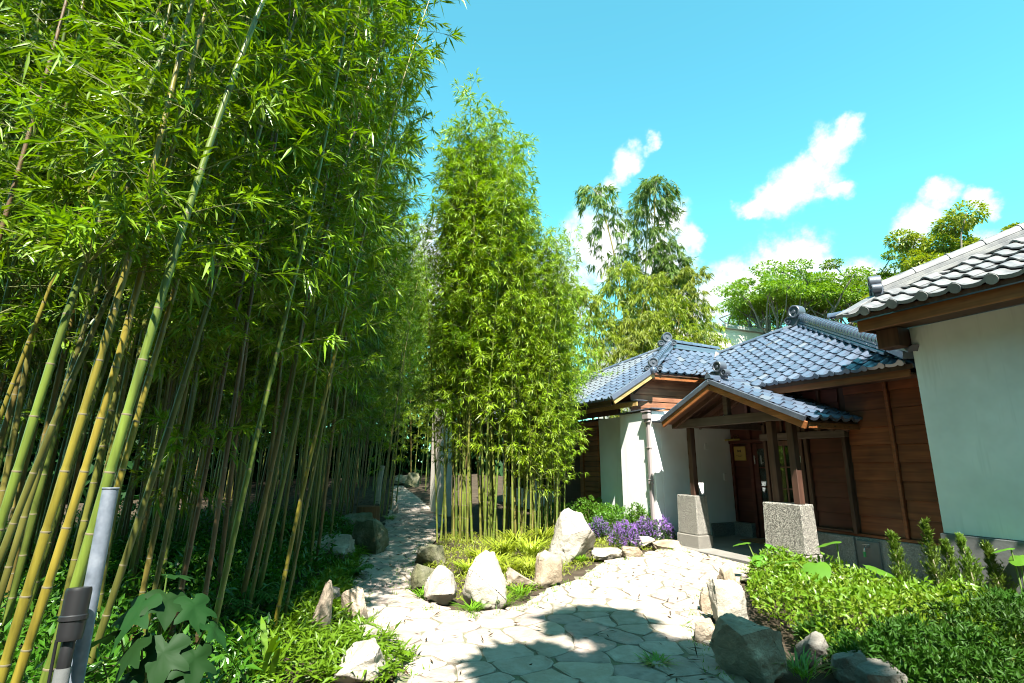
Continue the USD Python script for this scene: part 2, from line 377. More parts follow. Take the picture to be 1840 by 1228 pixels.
leaf('leaf_shrub', [(0, (.03, .085, .010)), (.5, (.055, .125, .014)), (.9, (.09, .16, .02)), (1, (.14, .19, .035))], .28, .35)
leaf('leaf_azalea', [(0, (0.024, 0.075, 0.0046)), (.5, (0.046, 0.121, 0.0069)), (.85, (0.086, 0.172, 0.0103)), (1, (0.172, 0.230, 0.0184))], .25, .55, .25)
leaf('leaf_hedge', [(0, (0.074, 0.182, 0.0112)), (.5, (0.126, 0.266, 0.0157)), (1, (0.223, 0.350, 0.0280))], .35)
leaf('leaf_cypress', [(0, (0.093, 0.163, 0.0150)), (.5, (0.146, 0.225, 0.0200)), (1, (0.225, 0.288, 0.0300))], .25)
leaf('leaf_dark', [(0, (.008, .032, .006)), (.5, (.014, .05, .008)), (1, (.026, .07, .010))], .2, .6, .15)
leaf('leaf_glossy', [(0, (0.040, 0.120, 0.0084)), (.5, (0.073, 0.180, 0.0118)), (1, (0.145, 0.240, 0.0168))], .35, .3)
leaf('leaf_taro', [(0, (.09, .24, .02)), (1, (.12, .28, .03))], .42, .45)
leaf('leaf_dry', [(0, (.05, .03, .014)), (.5, (.10, .065, .032)), (1, (.17, .125, .07))], .1, .85, .2)
leaf('petal_purple', [(0, (.26, .12, .42)), (.5, (.40, .22, .56)), (1, (.56, .40, .70))], .35, .6)
leaf('petal_red', [(0, (.40, .05, .05)), (1, (.50, .12, .10))], .3, .6)
plain('stem_green', (.10, .17, .03), .6)
mottled('bark', [(.25, (.06, .05, .04)), (.7, (.15, .125, .10))], 6, 7, .9, .6, 20)
mottled('bark_pale', [(.25, (.22, .18, .13)), (.7, (.38, .33, .25))], 6, 7, .9, .4, 20)
mottled('galvanised', [(.3, (.085, .10, .12)), (.5, (.12, .14, .17)), (.7, (.17, .19, .22))], 14, 3, .45, .05, 40, spec=.6)
plain('black_plastic', (.010, .010, .011), .45)
plain('pipe_gray', (.26, .22, .215), .5)
plain('brass', (.62, .42, .12), .38, .55)
plain('brass_lamp', (.55, .42, .12), .3, .7)
plain('dark_mark', (.05, .03, .02), .7)
plain('steel', (.6, .6, .6), .3, .9)
plain('curtain', (.72, .74, .78), .9)
plain('white_plastic', (.75, .75, .73), .4)
plain('green_plastic', (.02, .22, .07), .4)
plain('mat_brown', (.22, .11, .05), .95)
plain('interior', (.05, .04, .035), .9)
plain('teal_glass', (.04, .17, .22), .15, 0, .8)
mat('glass_pane', {'fr': ('fresnel', {'IOR': 1.5}), 't': ('transparent_bsdf', {'color': (.62, .68, .68)}), 'g': ('glossy_bsdf', {'roughness': .03, 'color': (.9, .9, .9)}), 'x': ('mix_closure', {})},
    [('fr.fac', 'x.fac'), ('t.BSDF', 'x.closure1'), ('g.BSDF', 'x.closure2')], 'x.closure')

R = np.random.default_rng(7)

# ------------------------------------------------------------------ ground
gx = np.unique(np.round(np.concatenate([np.linspace(-600, -30, 16), np.arange(-30, 30.1, .75), np.linspace(30, 600, 16)]), 3))
gy = np.unique(np.round(np.concatenate([np.linspace(-600, -6, 14), np.arange(-6, 45.1, .75), np.linspace(45, 1200, 20)]), 3))
XX, YY = np.meshgrid(gx, gy, indexing='ij')
ZZ = terrain(XX, YY) + (meshkit.fbm(np.stack([XX, YY, 0 * XX], -1) * .9, 3, 4) - .5) * .05 * (np.abs(XX) < 31) - .045
ni, nj = XX.shape
ii, jj = np.meshgrid(np.arange(ni - 1), np.arange(nj - 1), indexing='ij')
quads = np.stack([ii * nj + jj, (ii + 1) * nj + jj, (ii + 1) * nj + jj + 1, ii * nj + jj + 1], -1).reshape(-1, 4)
g = part(None, 'ground', (np.stack([XX, YY, ZZ], -1).reshape(-1, 3), quads), 'soil', True)
tag(g, 'bare brown garden soil', kind='structure')

# ------------------------------------------------------------------ flagstone path and forecourt
left_px = [(735, 1222), (650, 1135), (628, 1060), (640, 1000), (690, 945), (706, 900), (704, 874)]
right_px = [(724, 874), (752, 895), (800, 935), (765, 985), (742, 1030), (735, 1062), (790, 1092), (850, 1104), (940, 1090), (985, 1058), (1040, 1042), (1085, 1010), (1140, 1000), (1205, 982), (1218, 976)]
pl = [at(*p)[:2] for p in left_px]
prr = [at(*p)[:2] for p in right_px]
hx = lambda b, a: tuple(house([b, a, 0])[:2])
right2 = [hx(6.62, 7.9), hx(6.45, 7.0), hx(6.40, 5.9), hx(6.45, 5.0), hx(6.55, 3.6)]
bed_px = [(1500, 1052), (1420, 1040), (1345, 1030), (1322, 1052), (1285, 1085), (1275, 1125), (1292, 1175), (1310, 1222)]
path_poly = Polygon([(-1.0, 1.2)] + [tuple(p) for p in pl] + [tuple(p) for p in prr] + right2 + [tuple(at(*p)[:2]) for p in bed_px] + [(1.7, 1.2)]).buffer(0)
road = thing('stone_path', 'crazy paved path and forecourt of pale irregular flagstones', kind='structure')
bx, by = np.meshgrid(np.arange(-8, 8.01, .2), np.arange(.4, 24.1, .2), indexing='ij')
bed_near = path_poly.buffer(.12)
pin = prep(bed_near)
bv = np.stack([bx, by, terrain(bx, by) + .003], -1)
ok = np.array([[pin.contains(Point(x, y)) for x, y in zip(r1, r2)] for r1, r2 in zip(bx, by)])
cells = [(i, j) for i in range(bx.shape[0] - 1) for j in range(bx.shape[1] - 1) if ok[i, j] and ok[i + 1, j] and ok[i, j + 1] and ok[i + 1, j + 1]]
nb = bx.shape[1]
part(road, 'bedding', (bv.reshape(-1, 3), np.array([[i * nb + j, (i + 1) * nb + j, (i + 1) * nb + j + 1, i * nb + j + 1] for i, j in cells])), 'bedding')
minx, miny, maxx, maxy = path_poly.bounds
seeds = []
sp = .29
for yy in np.arange(miny - 1, maxy + 1, sp * .9):
    for xx in np.arange(minx - 1, maxx + 1, sp):
        seeds.append((xx + R.uniform(-.5, .5) * sp * 1.0, yy + R.uniform(-.5, .5) * sp * 1.0))
seeds = np.array(seeds)
keep = []
tree = cKDTree(seeds)
dead = set()
for i in range(len(seeds)):                       # drop crowded seeds so that stone sizes vary
    if i in dead:
        continue
    keep.append(i)
    for j in tree.query_ball_point(seeds[i], R.uniform(.11, .25)):
        if j > i:
            dead.add(j)
seeds = seeds[keep]
vor = Voronoi(seeds)


def wobbly(poly, amp, seed):
    """a polygon's outline resampled and made uneven"""
    L = poly.exterior.length
    n = int(np.clip(L / .09, 9, 26))
    pts = np.array([poly.exterior.interpolate(k / n, normalized=True).coords[0] for k in range(n)])
    nz = meshkit.noise(np.c_[pts * 13.0, np.full(n, seed * 1.7)], 3)[:, None] - .5
    c = pts.mean(0)
    return pts + unit(pts - c) * (nz * amp - .004)


def stone(poly, seed, rg):
    o = wobbly(poly, .055, seed)
    c = o.mean(0)
    n = len(o)
    zc = float(terrain(*c))
    tilt = rg.normal(0, .007, 2)
    lift = rg.uniform(.012, .022)
    rings = [(o, -.04), (o, lift - .007), (c + (o - c) * (1 - .018 / max(.12, np.linalg.norm(o - c, axis=1).mean())), lift)]
    v = []
    for q, h in rings:
        z = terrain(q[:, 0], q[:, 1]) * .0 + zc + (q - c) @ tilt * .6 + h + (terrain(q[:, 0], q[:, 1]) - zc)
        v.append(np.c_[q, z])
    v.append(np.r_[c, zc + lift + .002][None])
    k = np.arange(n)
    f = []
    for r in (0, 1):
        a, b = r * n + k, r * n + (k + 1) % n
        f += [np.stack([a, b, b + n], 1), np.stack([a, b + n, a + n], 1)]
    f.append(np.stack([2 * n + k, 2 * n + (k + 1) % n, np.full(n, 3 * n)], 1))
    return np.vstack(v), np.vstack(f)


stones = []
for i, reg in enumerate(vor.point_region):
    r = vor.regions[reg]
    if not r or -1 in r:
        continue
    poly = Polygon(vor.vertices[r]).intersection(path_poly)
    if poly.is_empty or poly.geom_type != 'Polygon' or poly.area < .008:
        continue
    poly = poly.buffer(-.0055)
    if poly.is_empty or poly.geom_type != 'Polygon' or poly.area < .006:
        continue
    stones.append((float(np.hypot(*poly.centroid.coords[0])), i, poly))
stones.sort(key=lambda s: s[0])
rest = []
kept = 0
for d, i, poly in stones:
    m = stone(poly, i, R)
    if kept < 295 and poly.centroid.y > 3.0:
        part(road, 'flagstone', m, 'flagstone_' + 'abcd'[int(R.integers(0, 4))])
        kept += 1
    else:
        rest.append(m)
if rest:
    part(road, 'far_flagstones', join(rest), 'flagstone_b', kind='stuff')

# ------------------------------------------------------------------ houses (house coordinates: x = into the house, y = along the front to the left, z = up)
T31 = .60


class HouseBuilder:
    def __init__(self, name, label, cat, base):
        self.base = np.array(base, float)
        w = house(self.base)
        self.prim = thing(name, label, cat, w, TH)

    def add(self, name, mesh, mat_, smooth=False, parent=None, label=None, kind=None):
        v, f = (mesh.vertices, mesh.faces) if hasattr(mesh, 'vertices') else mesh
        return part(parent if parent is not None else self.prim, name, (np.asarray(v) - self.base, f), mat_, smooth, label, kind)


hb = HouseBuilder('wooden_house', 'low wooden house with blue grey tiled roofs, white walls and a gabled entrance porch', 'house', (7.45, 6.0, 0))
GZ = -.25                                   # walls run down into the ground


def boards(parent, name, mat_, axis, fixed, lo, hi, z0, z1, h, out, rg, lap=.016, thick=.014):
    """lapped horizontal boards; axis 'y': they run along y at x = fixed, facing -x; axis 'x': along x at y = fixed, facing -y"""
    n = int(round((z1 - z0) / h))
    h = (z1 - z0) / n
    for k in range(n):
        a, b = z0 + k * h, z0 + (k + 1) * h - .003
        e = rg.uniform(0, .004)
        if axis == 'y':
            v = np.array([[fixed - lap - thick - e, lo, a], [fixed - lap - thick - e, hi, a], [fixed - thick, hi, b], [fixed - thick, lo, b], [fixed, lo, a], [fixed, hi, a], [fixed, hi, b], [fixed, lo, b]])
        else:
            v = np.array([[hi, fixed - lap - thick - e, a], [lo, fixed - lap - thick - e, a], [lo, fixed - thick, b], [hi, fixed - thick, b], [hi, fixed, a], [lo, fixed, a], [lo, fixed, b], [hi, fixed, b]])
        f = np.array([[0, 3, 2, 1], [0, 1, 5, 4], [3, 7, 6, 2], [0, 4, 7, 3], [1, 2, 6, 5], [4, 5, 6, 7]])
        hb_add(parent, name, (v, f), mat_)


def hb_add(parent, name, mesh, mat_, smooth=False, label=None, kind=None, builder=None):
    return (builder or hb).add(name, mesh, mat_, smooth, parent, label, kind)


# ---- brown boarded front wall, right of the porch
bw = hb_add(None, 'wall', box(7.47, 7.60, 3.2, 6.45, GZ, 2.85), 'wood_dark')
boards(bw, 'board', 'wood_board', 'y', 7.468, 4.43, 4.99, .52, 2.62, .222, 1, R)
boards(bw, 'board', 'wood_board', 'y', 7.468, 3.2, 4.37, .52, 2.62, .222, 1, R)
for a in (4.40, 3.5):
    hb_add(bw, 'batten', box(7.405, 7.466, a - .022, a + .022, .50, 2.66), 'wood_board')
hb_add(bw, 'sill_board', box(7.39, 7.466, 3.2, 5.72, .475, .515), 'wood_board')
hb_add(None, 'plinth', box(7.37, 7.62, 3.0, 5.06, GZ, .472, .012), 'pebble_wall')
hb_add(None, 'plinth', box(7.34, 7.62, 5.064, 5.74, GZ, .472, .012), 'pebble_wall')
hb_add(None, 'plinth', box(7.325, 7.368, 4.72, 5.02, GZ, .44, .012), 'dark_cement', label='smooth cement pad round the garden tap')
tp = hb_add(None, 'garden_tap', tube([(7.33, 4.85, .37), (7.24, 4.85, .37), (7.22, 4.85, .35), (7.22, 4.85, .31)], [.014, .014, .013, .012], 8), 'steel', True)
hb_add(tp, 'tap_handle', box(7.255, 7.285, 4.80, 4.90, .395, .41), 'steel')
hb_add(tp, 'hose_connector', tube([(7.22, 4.85, .315), (7.22, 4.85, .25)], [.019, .016], 8), 'green_plastic', True)
# panel bay and glazed door in the same front
fr = hb_add(None, 'door_frame', box(7.38, 7.468, 5.02, 5.075, .50, 2.05), 'wood_dark')
for a, w_ in ((5.62, .06), (5.71, .045), (6.36, .055)):
    hb_add(None, 'door_frame', box(7.385, 7.468, a, a + w_, .02 if a > 5.68 else .50, 2.05), 'wood_dark')
hb_add(None, 'lintel', box(7.36, 7.466, 5.0, 6.45, 1.80, 1.905), 'wood_beam')
boards(bw, 'board', 'wood_panel', 'y', 7.455, 5.085, 5.61, .55, 1.795, .207, 1, R)
boards(bw, 'board', 'wood_panel', 'y', 7.46, 5.085, 6.40, 1.91, 2.5, .2, 1, R)
hb_add(None, 'sill_board', box(7.375, 7.466, 5.08, 5.615, .516, .548), 'wood_dark')
for a in (5.36, 5.68, 6.05):
    hb_add(None, 'door_frame', box(7.39, 7.468, a - .02, a + .02, 1.91, 2.5), 'wood_dark')


def glazed(parent_name, x, y0, y1, z0, z1, rows, cols, st=.075, curtain=True, wm='wood_dark', label=None, solid=0.0):
    """a framed leaf with panes, facing -x"""
    p = hb_add(None, parent_name, join([box(x - .04, x, y0, y0 + st, z0, z1), box(x - .04, x, y1 - st, y1, z0, z1), box(x - .038, x - .002, y0 + st + .001, y1 - st - .001, z1 - st, z1 - .001), box(x - .038, x - .002, y0 + st + .001, y1 - st - .001, z0 + .001, z0 + st + solid)]), wm, label=label)
    ys = np.linspace(y0 + st, y1 - st, cols + 1)
    zs = np.linspace(z0 + st + solid, z1 - st, rows + 1)
    for i in range(1, cols):
        hb_add(p, 'glazing_bar', box(x - .034, x - .006, ys[i] - .014, ys[i] + .014, z0 + st + solid, z1 - st), wm)
    for j in range(1, rows):
        for i in range(cols):
            hb_add(p, 'glazing_bar', box(x - .033, x - .007, ys[i] + .015, ys[i + 1] - .015, zs[j] - .013, zs[j] + .013), wm)
    for i in range(cols):
        for j in range(rows):
            hb_add(p, 'pane', box(x - .022, x - .018, ys[i] + .004, ys[i + 1] - .004, zs[j] + .004, zs[j + 1] - .004, .0005), 'glass_pane')
    return p


gd = glazed('glazed_door', 7.45, 5.765, 6.355, .06, 1.79, 4, 2, .08, solid=.25)
hb_add(gd, 'handle', join([tube([(7.385, 6.30, .98), (7.385, 6.30, 1.16)], .012, 8), box(7.385, 7.408, 6.285, 6.315, 1.0, 1.02), box(7.385, 7.408, 6.285, 6.315, 1.12, 1.14)]), 'steel', True)
hb_add(gd, 'hinge', box(7.40, 7.409, 5.75, 5.775, 1.45, 1.55), 'steel')
def curtain(x, y0, y1, z0, z1):
    n = 40
    yy = np.linspace(y0, y1, n)
    xx = x + .02 * np.sin(np.arange(n) * 1.25)
    v = np.vstack([np.c_[xx, yy, np.full(n, z0)], np.c_[xx, yy, np.full(n, z1)]])
    k = np.arange(n - 1)
    return v, np.stack([k, k + 1, k + 1 + n, k + n], 1)
hb_add(gd, 'curtain', curtain(7.56, 5.62, 6.0, .1, 1.85), 'curtain', True)
# entrance recess
hb_add(None, 'wall', box(7.62, 8.70, 6.30, 6.45, GZ, 2.6), 'wood_dark', label='boarded side wall of the entrance recess')
ew = hb_add(None, 'wall', box(8.72, 8.85, 6.2, 8.5, GZ, 2.7), 'wood_dark', label='brown wall behind the porch')
boards(ew, 'board', 'wood_panel', 'y', 8.718, 7.90, 8.33, .32, 1.80, .212, 1, R)
boards(ew, 'board', 'wood_panel', 'y', 8.716, 6.46, 8.33, 1.90, 2.6, .23, 1, R)
hb_add(None, 'door_frame', box(8.63, 8.716, 7.79, 7.86, .05, 2.6), 'wood_panel')
hb_add(None, 'door_frame', box(8.64, 8.714, 8.28, 8.335, .31, 1.82), 'wood_panel')
hb_add(None, 'lintel', box(8.62, 8.712, 6.46, 8.335, 1.82, 1.895), 'wood_panel')
hb_add(None, 'plinth', box(8.56, 8.72, 7.885, 8.345, GZ, .30, .01), 'pebble_wall')
d1 = glazed('entrance_door', 8.70, 7.20, 7.78, .07, 1.81, 4, 1, .10, wm='wood_panel', solid=.12)
hb_add(d1, 'handle', join([tube([(8.635, 7.73, 1.42), (8.635, 7.73, 1.58)], .011, 8), box(8.635, 8.661, 7.72, 7.74, 1.44, 1.455), box(8.635, 8.661, 7.72, 7.74, 1.545, 1.56)]), 'steel', True)
hb_add(d1, 'handle', join([tube([(8.62, 7.56, 1.42), (8.62, 7.56, 1.58)], .011, 8), box(8.62, 8.68, 7.55, 7.57, 1.44, 1.455)]), 'steel', True)
d2 = glazed('entrance_door', 8.66, 6.50, 7.16, .07, 1.81, 4, 1, .10, wm='wood_panel', solid=.12)
sg = hb_add(None, 'brass_sign', box(8.665, 8.690, 7.97, 8.255, 1.49, 1.765, .004), 'brass')
for s in (-1, 1):
    c0, z0 = 8.115, 1.675
    tri = Polygon([(0, .006), (s * .042, .028), (s * .042, -.026), (0, -.006)])
    v, f = prism(tri, 0, .003)
    hb_add(sg, 'bow_tie_emblem', (np.c_[8.664 - v[:, 2], c0 - v[:, 0], z0 + v[:, 1]], f), 'dark_mark')
rr = np.random.default_rng(5)
marks = []
for row, (z, w_, n) in enumerate(((1.595, .17, 15), (1.565, .08, 9))):
    for k in range(n):
        y = 8.115 + w_ / 2 - w_ * k / (n - 1)
        if rr.random() < .88:
            marks.append(box(8.662, 8.6645, y - .0032, y + .0032, z - .005, z + .005 * rr.uniform(.5, 1), .0005))
hb_add(sg, 'small_lettering', join(marks), 'dark_mark')
lp = hb_add(None, 'picture_lamp', tube([(8.56, 7.98, 1.90), (8.56, 8.36, 1.90)], .018, 10), 'brass_lamp', True)
hb_add(lp, 'lamp_arm', tube([(8.56, 8.13, 1.915), (8.585, 8.13, 1.975), (8.64, 8.13, 1.99), (8.70, 8.13, 1.965)], .007, 6), 'brass_lamp', True)
# white walls of the left wing
hb_add(None, 'wall', box(6.72, 6.90, 8.35, 9.42, GZ, 2.43, .01), 'white_plaster', label='sunlit white wall left of the porch')
hb_add(None, 'wall', box(6.902, 8.72, 8.353, 8.50, GZ, 2.43, .006), 'white_plaster', label='white side wall inside the porch')
hb_add(None, 'plinth', box(8.0, 8.718, 8.305, 8.351, GZ, .30, .006), 'pebble_wall')
hb_add(None, 'wall', box(6.95, 7.10, 9.425, 10.56, GZ, 2.42, .006), 'white_plaster', label='recessed white wall in bamboo shadow')
hb_add(None, 'flashing', beam((6.84, 8.28, 2.475), (6.84, 9.46, 2.445), .34, .022), 'tile_dark')
hb_add(None, 'switch_box', box(7.98, 8.05, 8.33, 8.352, 1.70, 1.82), 'white_plastic')
hb_add(None, 'doorbell', box(8.42, 8.50, 8.325, 8.352, 1.10, 1.24), 'white_plastic')
# rain pipe
rp = hb_add(None, 'rain_pipe', box(6.662, 6.714, 8.405, 8.485, .0, 2.20, .012), 'pipe_gray')
hb_add(rp, 'rain_hopper', join([box(6.625, 6.716, 8.35, 8.54, 2.27, 2.40, .01), box(6.64, 6.714, 8.37, 8.52, 2.195, 2.272, .02), box(6.615, 6.717, 8.335, 8.555, 2.402, 2.43, .004)]), 'pipe_gray')
for z in (1.12, 1.72):
    hb_add(rp, 'pipe_bracket', join([box(6.652, 6.718, 8.395, 8.495, z, z + .022), box(6.69, 6.725, 8.49, 8.56, z + .003, z + .019)]), 'pipe_gray')
hb_add(rp, 'pipe_joint', box(6.655, 6.716, 8.397, 8.493, 1.05, 1.10), 'pipe_gray')
# left of the white wall: slatted panel, boards, windows
ls = hb_add(None, 'wall', box(6.99, 7.12, 10.565, 12.7, GZ, 2.45), 'wood_dark', label='dark boarded wall of the left wing')
hb_add(None, 'slatted_panel', box(6.90, 6.985, 11.22, 11.36, .1, 2.42), 'wood_fascia', label='orange brown post beside the slatted panel')
for k in range(17):
    z = .45 + k * .115
    hb_add(ls, 'slat', box(6.93, 6.985, 10.60, 11.21, z, z + .103), 'wood_fascia')
boards(ls, 'board', 'wood_dark', 'y', 6.985, 11.38, 12.5, .40, 2.40, .18, 1, R)
hb_add(None, 'door_frame', box(6.90, 6.988, 12.5, 12.62, .1, 2.42), 'wood_dark')
for k in range(3):
    y0 = 12.75 + k * 1.15
    hb_add(None, 'wall', box(6.96, 7.10, y0, y0 + 1.10, GZ, .62), 'white_plaster')
    wn = glazed('window', 7.02, y0, y0 + 1.08, .64, 2.3, 3, 2, .06, wm='white_plastic')
    hb_add(wn, 'curtain', curtain(7.10, y0, y0 + 1.08, .6, 2.35), 'curtain', True)
    hb_add(None, 'wall', box(6.95, 7.11, y0 + 1.085, y0 + 1.145, GZ, 2.4), 'white_plaster')
hb_add(None, 'wall', box(7.0, 7.14, 12.7, 16.3, 2.305, 2.5), 'white_plaster')
# lean-to canopy along the left wing
cn = hb_add(None, 'canopy', join([beam((6.80, 8.72, 2.675), (6.80, 16.2, 2.675), .27, .02)]), 'tile_dark')
hb_add(cn, 'fascia', box(6.675, 6.705, 8.74, 16.2, 2.56, 2.662), 'wood_yellow')
hb_add(cn, 'canopy_beam', box(6.71, 6.78, 9.45, 16.2, 2.45, 2.655), 'wood_dark')
# gable wall over the white wall (faces -y) and the wall over the canopy
gp = hb_add(None, 'wall', (np.array([[6.80, 9.02, 2.4], [9.0, 9.02, 2.4], [9.0, 9.02, 3.25], [7.25, 9.02, 3.25], [6.80, 9.02, 2.95]]), np.array([[0, 1, 2], [0, 2, 3], [0, 3, 4]])), 'wood_dark', label='brown boarded gable over the white wall')
for k, (z, x0) in enumerate(((2.42, 6.72), (2.56, 6.72), (2.70, 6.72), (2.84, 6.82), (2.98, 7.02), (3.12, 7.22))):
    v = np.array([[x0, 8.985, z], [8.9, 8.985, z], [8.9, 9.0, z + .137], [x0 + (.2 if k > 2 else 0), 9.0, z + .137], [x0, 9.018, z], [8.9, 9.018, z], [8.9, 9.018, z + .137], [x0 + (.2 if k > 2 else 0), 9.018, z + .137]])
    hb_add(gp, 'board', (v, np.array([[0, 1, 2, 3], [4, 7, 6, 5], [0, 4, 5, 1], [3, 2, 6, 7], [0, 3, 7, 4], [1, 5, 6, 2]])), 'wood_gable')
hb_add(None, 'wall', box(6.73, 6.79, 9.03, 16.2, 2.66, 2.90), 'wood_dark')

# ---- porch
pf = hb_add(None, 'porch_floor', box(6.52, 8.72, 5.72, 8.34, GZ, .055, .01), 'floor_concrete')
hb_add(None, 'apron', box(6.56, 7.34, 2.2, 5.716, GZ, .045, .01), 'floor_concrete')
hb_add(None, 'door_mat', box(8.05, 8.50, 7.05, 7.72, .056, .075, .004), 'mat_brown')


def pillar(y0, y1, x0, x1):
    c = np.array([(x0 + x1) / 2, (y0 + y1) / 2])
    h = np.array([(x1 - x0) / 2, (y1 - y0) / 2])
    def frust(h0, h1, z0, z1, ch=.012):
        pts = []
        for z, hh in ((z0, h0), (z1, h1)):
            for sx in (-1, 1):
                for sy in (-1, 1):
                    e = z + ch if z == z0 else z - ch
                    pts += [(c[0] + sx * hh[0], c[1] + sy * (hh[1] - ch), e), (c[0] + sx * (hh[0] - ch), c[1] + sy * hh[1], e), (c[0] + sx * (hh[0] - ch), c[1] + sy * (hh[1] - ch), z)]
        m = trimesh.convex.convex_hull(np.array(pts))
        return np.array(m.vertices), np.array(m.faces)
    p = hb_add(None, 'pillar', frust(h + .0, h - .012, .262, .90), 'pebble_dash')
    hb_add(p, 'pillar_base', frust(h + .022, h + .02, GZ, .26), 'pebble_fine')
    return p


pillar(5.16, 5.80, 6.52, 6.80)
pillar(7.27, 7.76, 6.67, 6.95)
hb_add(None, 'post', box(6.74, 6.84, 7.36, 7.46, .90, 2.04), 'wood_dark')
hb_add(None, 'post', box(6.66, 6.76, 5.60, 5.70, .90, 2.04), 'wood_dark')
hb_add(None, 'post', box(6.56, 6.66, 5.19, 5.29, .90, 2.02), 'wood_dark', label='front post on the pillar, its side lit orange')
hb_add(None, 'beam', box(6.66, 6.79, 5.36, 7.74, 2.045, 2.19), 'wood_beam')
hb_add(None, 'beam', box(6.795, 8.70, 7.34, 7.45, 2.045, 2.17), 'wood_beam')
hb_add(None, 'beam', box(6.50, 7.44, 5.19, 5.29, 2.022, 2.10), 'wood_beam')
hb_add(None, 'gutter_board', box(6.70, 8.70, 7.60, 8.345, 2.20, 2.235), 'tile_dark')
hb_add(None, 'king_post', box(6.68, 6.77, 6.42, 6.51, 2.192, 2.62), 'wood_beam')
# the two slopes of the porch roof
AP, LE, RE = (6.46, 2.70), (7.66, 2.17), (4.84, 1.99)
for (y1, z1), nm in ((LE, 'left'), (RE, 'right')):
    x0, x1 = 6.42, 7.46
    y0, z0 = AP
    # underside boarding and the barge board
    o = .055
    v = np.array([[x0, y0, z0 - o], [x1, y0, z0 - o], [x1, y1, z1 - o], [x0, y1, z1 - o], [x0, y0, z0], [x1, y0, z0], [x1, y1, z1], [x0, y1, z1]])
    rf = hb_add(None, 'porch_roof', (v, np.array([[0, 1, 2, 3], [4, 7, 6, 5], [0, 4, 5, 1], [3, 2, 6, 7], [0, 3, 7, 4], [1, 5, 6, 2]])), 'wood_dark')
    hb_add(rf, 'barge_board', beam((x0 - .022, y0, z0 - .065), (x0 - .022, y1, z1 - .065), .035, .10), 'wood_fascia')
    hb_add(rf, 'verge_tile', beam((x0 - .035, y0, z0 + .022), (x0 - .035, y1, z1 + .022), .05, .075), 'tile_dark')
    for x in np.arange(x0 + .22, x1, .3):
        hb_add(rf, 'rafter', beam((x, y0, z0 - .095), (x, y1, z1 - .095), .05, .075), 'wood_dark')
    if nm == 'left':
        PL = rf
    else:
        PR = rf
        hb_add(rf, 'eave_board', box(x0 + .02, x1, y1 - .01, y1 + .02, z1 - .10, z1 - .02), 'wood_fascia', label='eave board lit orange by the sun')


def tile_mesh(o, U, V, N, W, Lg, eave=False, disc=True, lf=1.0):
    """one pantile: o its lower left corner, U to the right seen from below, V up the slope, N out of the roof"""
    u = np.array([0, .16, .34, .52, .64, .74, .84, .93, 1.06])
    prof = np.array([.008, -.006, -.012, -.008, .006, .034, .046, .036, .004]) * (W / .27)
    n = len(u)
    rows = []
    for vv, lift, th in ((0.0, .030 * lf, 0), (Lg * .5, .016 * lf, 0), (Lg, .002, 0)):
        rows.append(o + np.outer(u * W, U) + vv * V + np.outer(prof + lift, N))
    bot = o + np.outer(u * W, U) + np.outer(prof + .030 * lf - (.040 if eave else .017), N)
    bot2 = o + np.outer(u * W, U) + .05 * V + np.outer(prof + .010, N)
    v = np.vstack([bot2, bot] + rows)
    f = []
    k = np.arange(n - 1)
    for r in range(4):
        f.append(np.stack([r * n + k, r * n + k + 1, (r + 1) * n + k + 1, (r + 1) * n + k], 1))
    v, f = v, np.vstack(f)
    ms = [(v, f)]
    if eave and disc:
        c = o + U * W * .85 + N * .026 * W / .27 - V * .012
        a = np.arange(12) * 2 * np.pi / 12
        ring = c + .178 * W * (np.cos(a)[:, None] * U + np.sin(a)[:, None] * N)
        ring2 = ring + V * .06
        vv = np.vstack([ring, ring2, c[None]])
        kk = np.arange(12)
        ff = np.vstack([np.stack([kk, (kk + 1) % 12, (kk + 1) % 12 + 12], 1), np.stack([kk, (kk + 1) % 12 + 12, kk + 12], 1), np.stack([(kk + 1) % 12, kk, np.full(12, 24)], 1)])
        ms.append((vv, ff))
    return join(ms)


def tile_face(builder, roof_prim, origin, U, V, poly, W=.225, E=.20, mat_='roof_tile', rg=R, limit=None, disc=True, name='tile', jitter=1.0, lift=1.0):
    """pantiles over a roof plane; poly: outline in (u, v) metres from origin"""
    N = np.cross(U, V)
    if N[2] < 0:
        N = -N
    pg = prep(poly)
    x0, y0, x1, y1 = poly.bounds
    extra = []
    made = 0
    for j in range(int(math.floor(y0 / E)), int(math.ceil(y1 / E)) + 1):
        for i in range(int(math.floor(x0 / W)), int(math.ceil(x1 / W)) + 1):
            c = Point((i + .5) * W, (j + .5) * E)
            if not pg.contains(c):
                continue
            d = rg.normal(0, 1, 3) * jitter
            o = origin + U * (i * W + .003 * d[0]) + V * (j * E + .004 * d[1]) + N * (.010 + .002 * d[2])
            m = tile_mesh(o, U, V, N, W, E * 1.22, eave=(j == 0), disc=disc, lf=lift)
            if limit and not limit(i * W):
                extra.append(m)
            else:
                hb_add(roof_prim, name, m, mat_, 50, builder=builder)
                made += 1
    if extra:
        hb_add(roof_prim, 'far_tiles', join(extra), mat_, 50, kind='stuff', builder=builder)
    return made


def slab(pts, thick):
    """a closed flat roof plane under the tiles from its corners (convex, in order)"""
    p = np.array(pts, float)
    n = len(p)
    q = p - np.array([0, 0, thick])
    k = np.arange(1, n - 1)
    f = [np.stack([np.zeros(n - 2, int), k, k + 1], 1), np.stack([np.full(n - 2, n), n + k + 1, n + k], 1)]
    k = np.arange(n)
    f += [np.stack([k, n + k, n + (k + 1) % n], 1), np.stack([k, n + (k + 1) % n, (k + 1) % n], 1)]
    return np.vstack([p, q]), np.vstack(f)


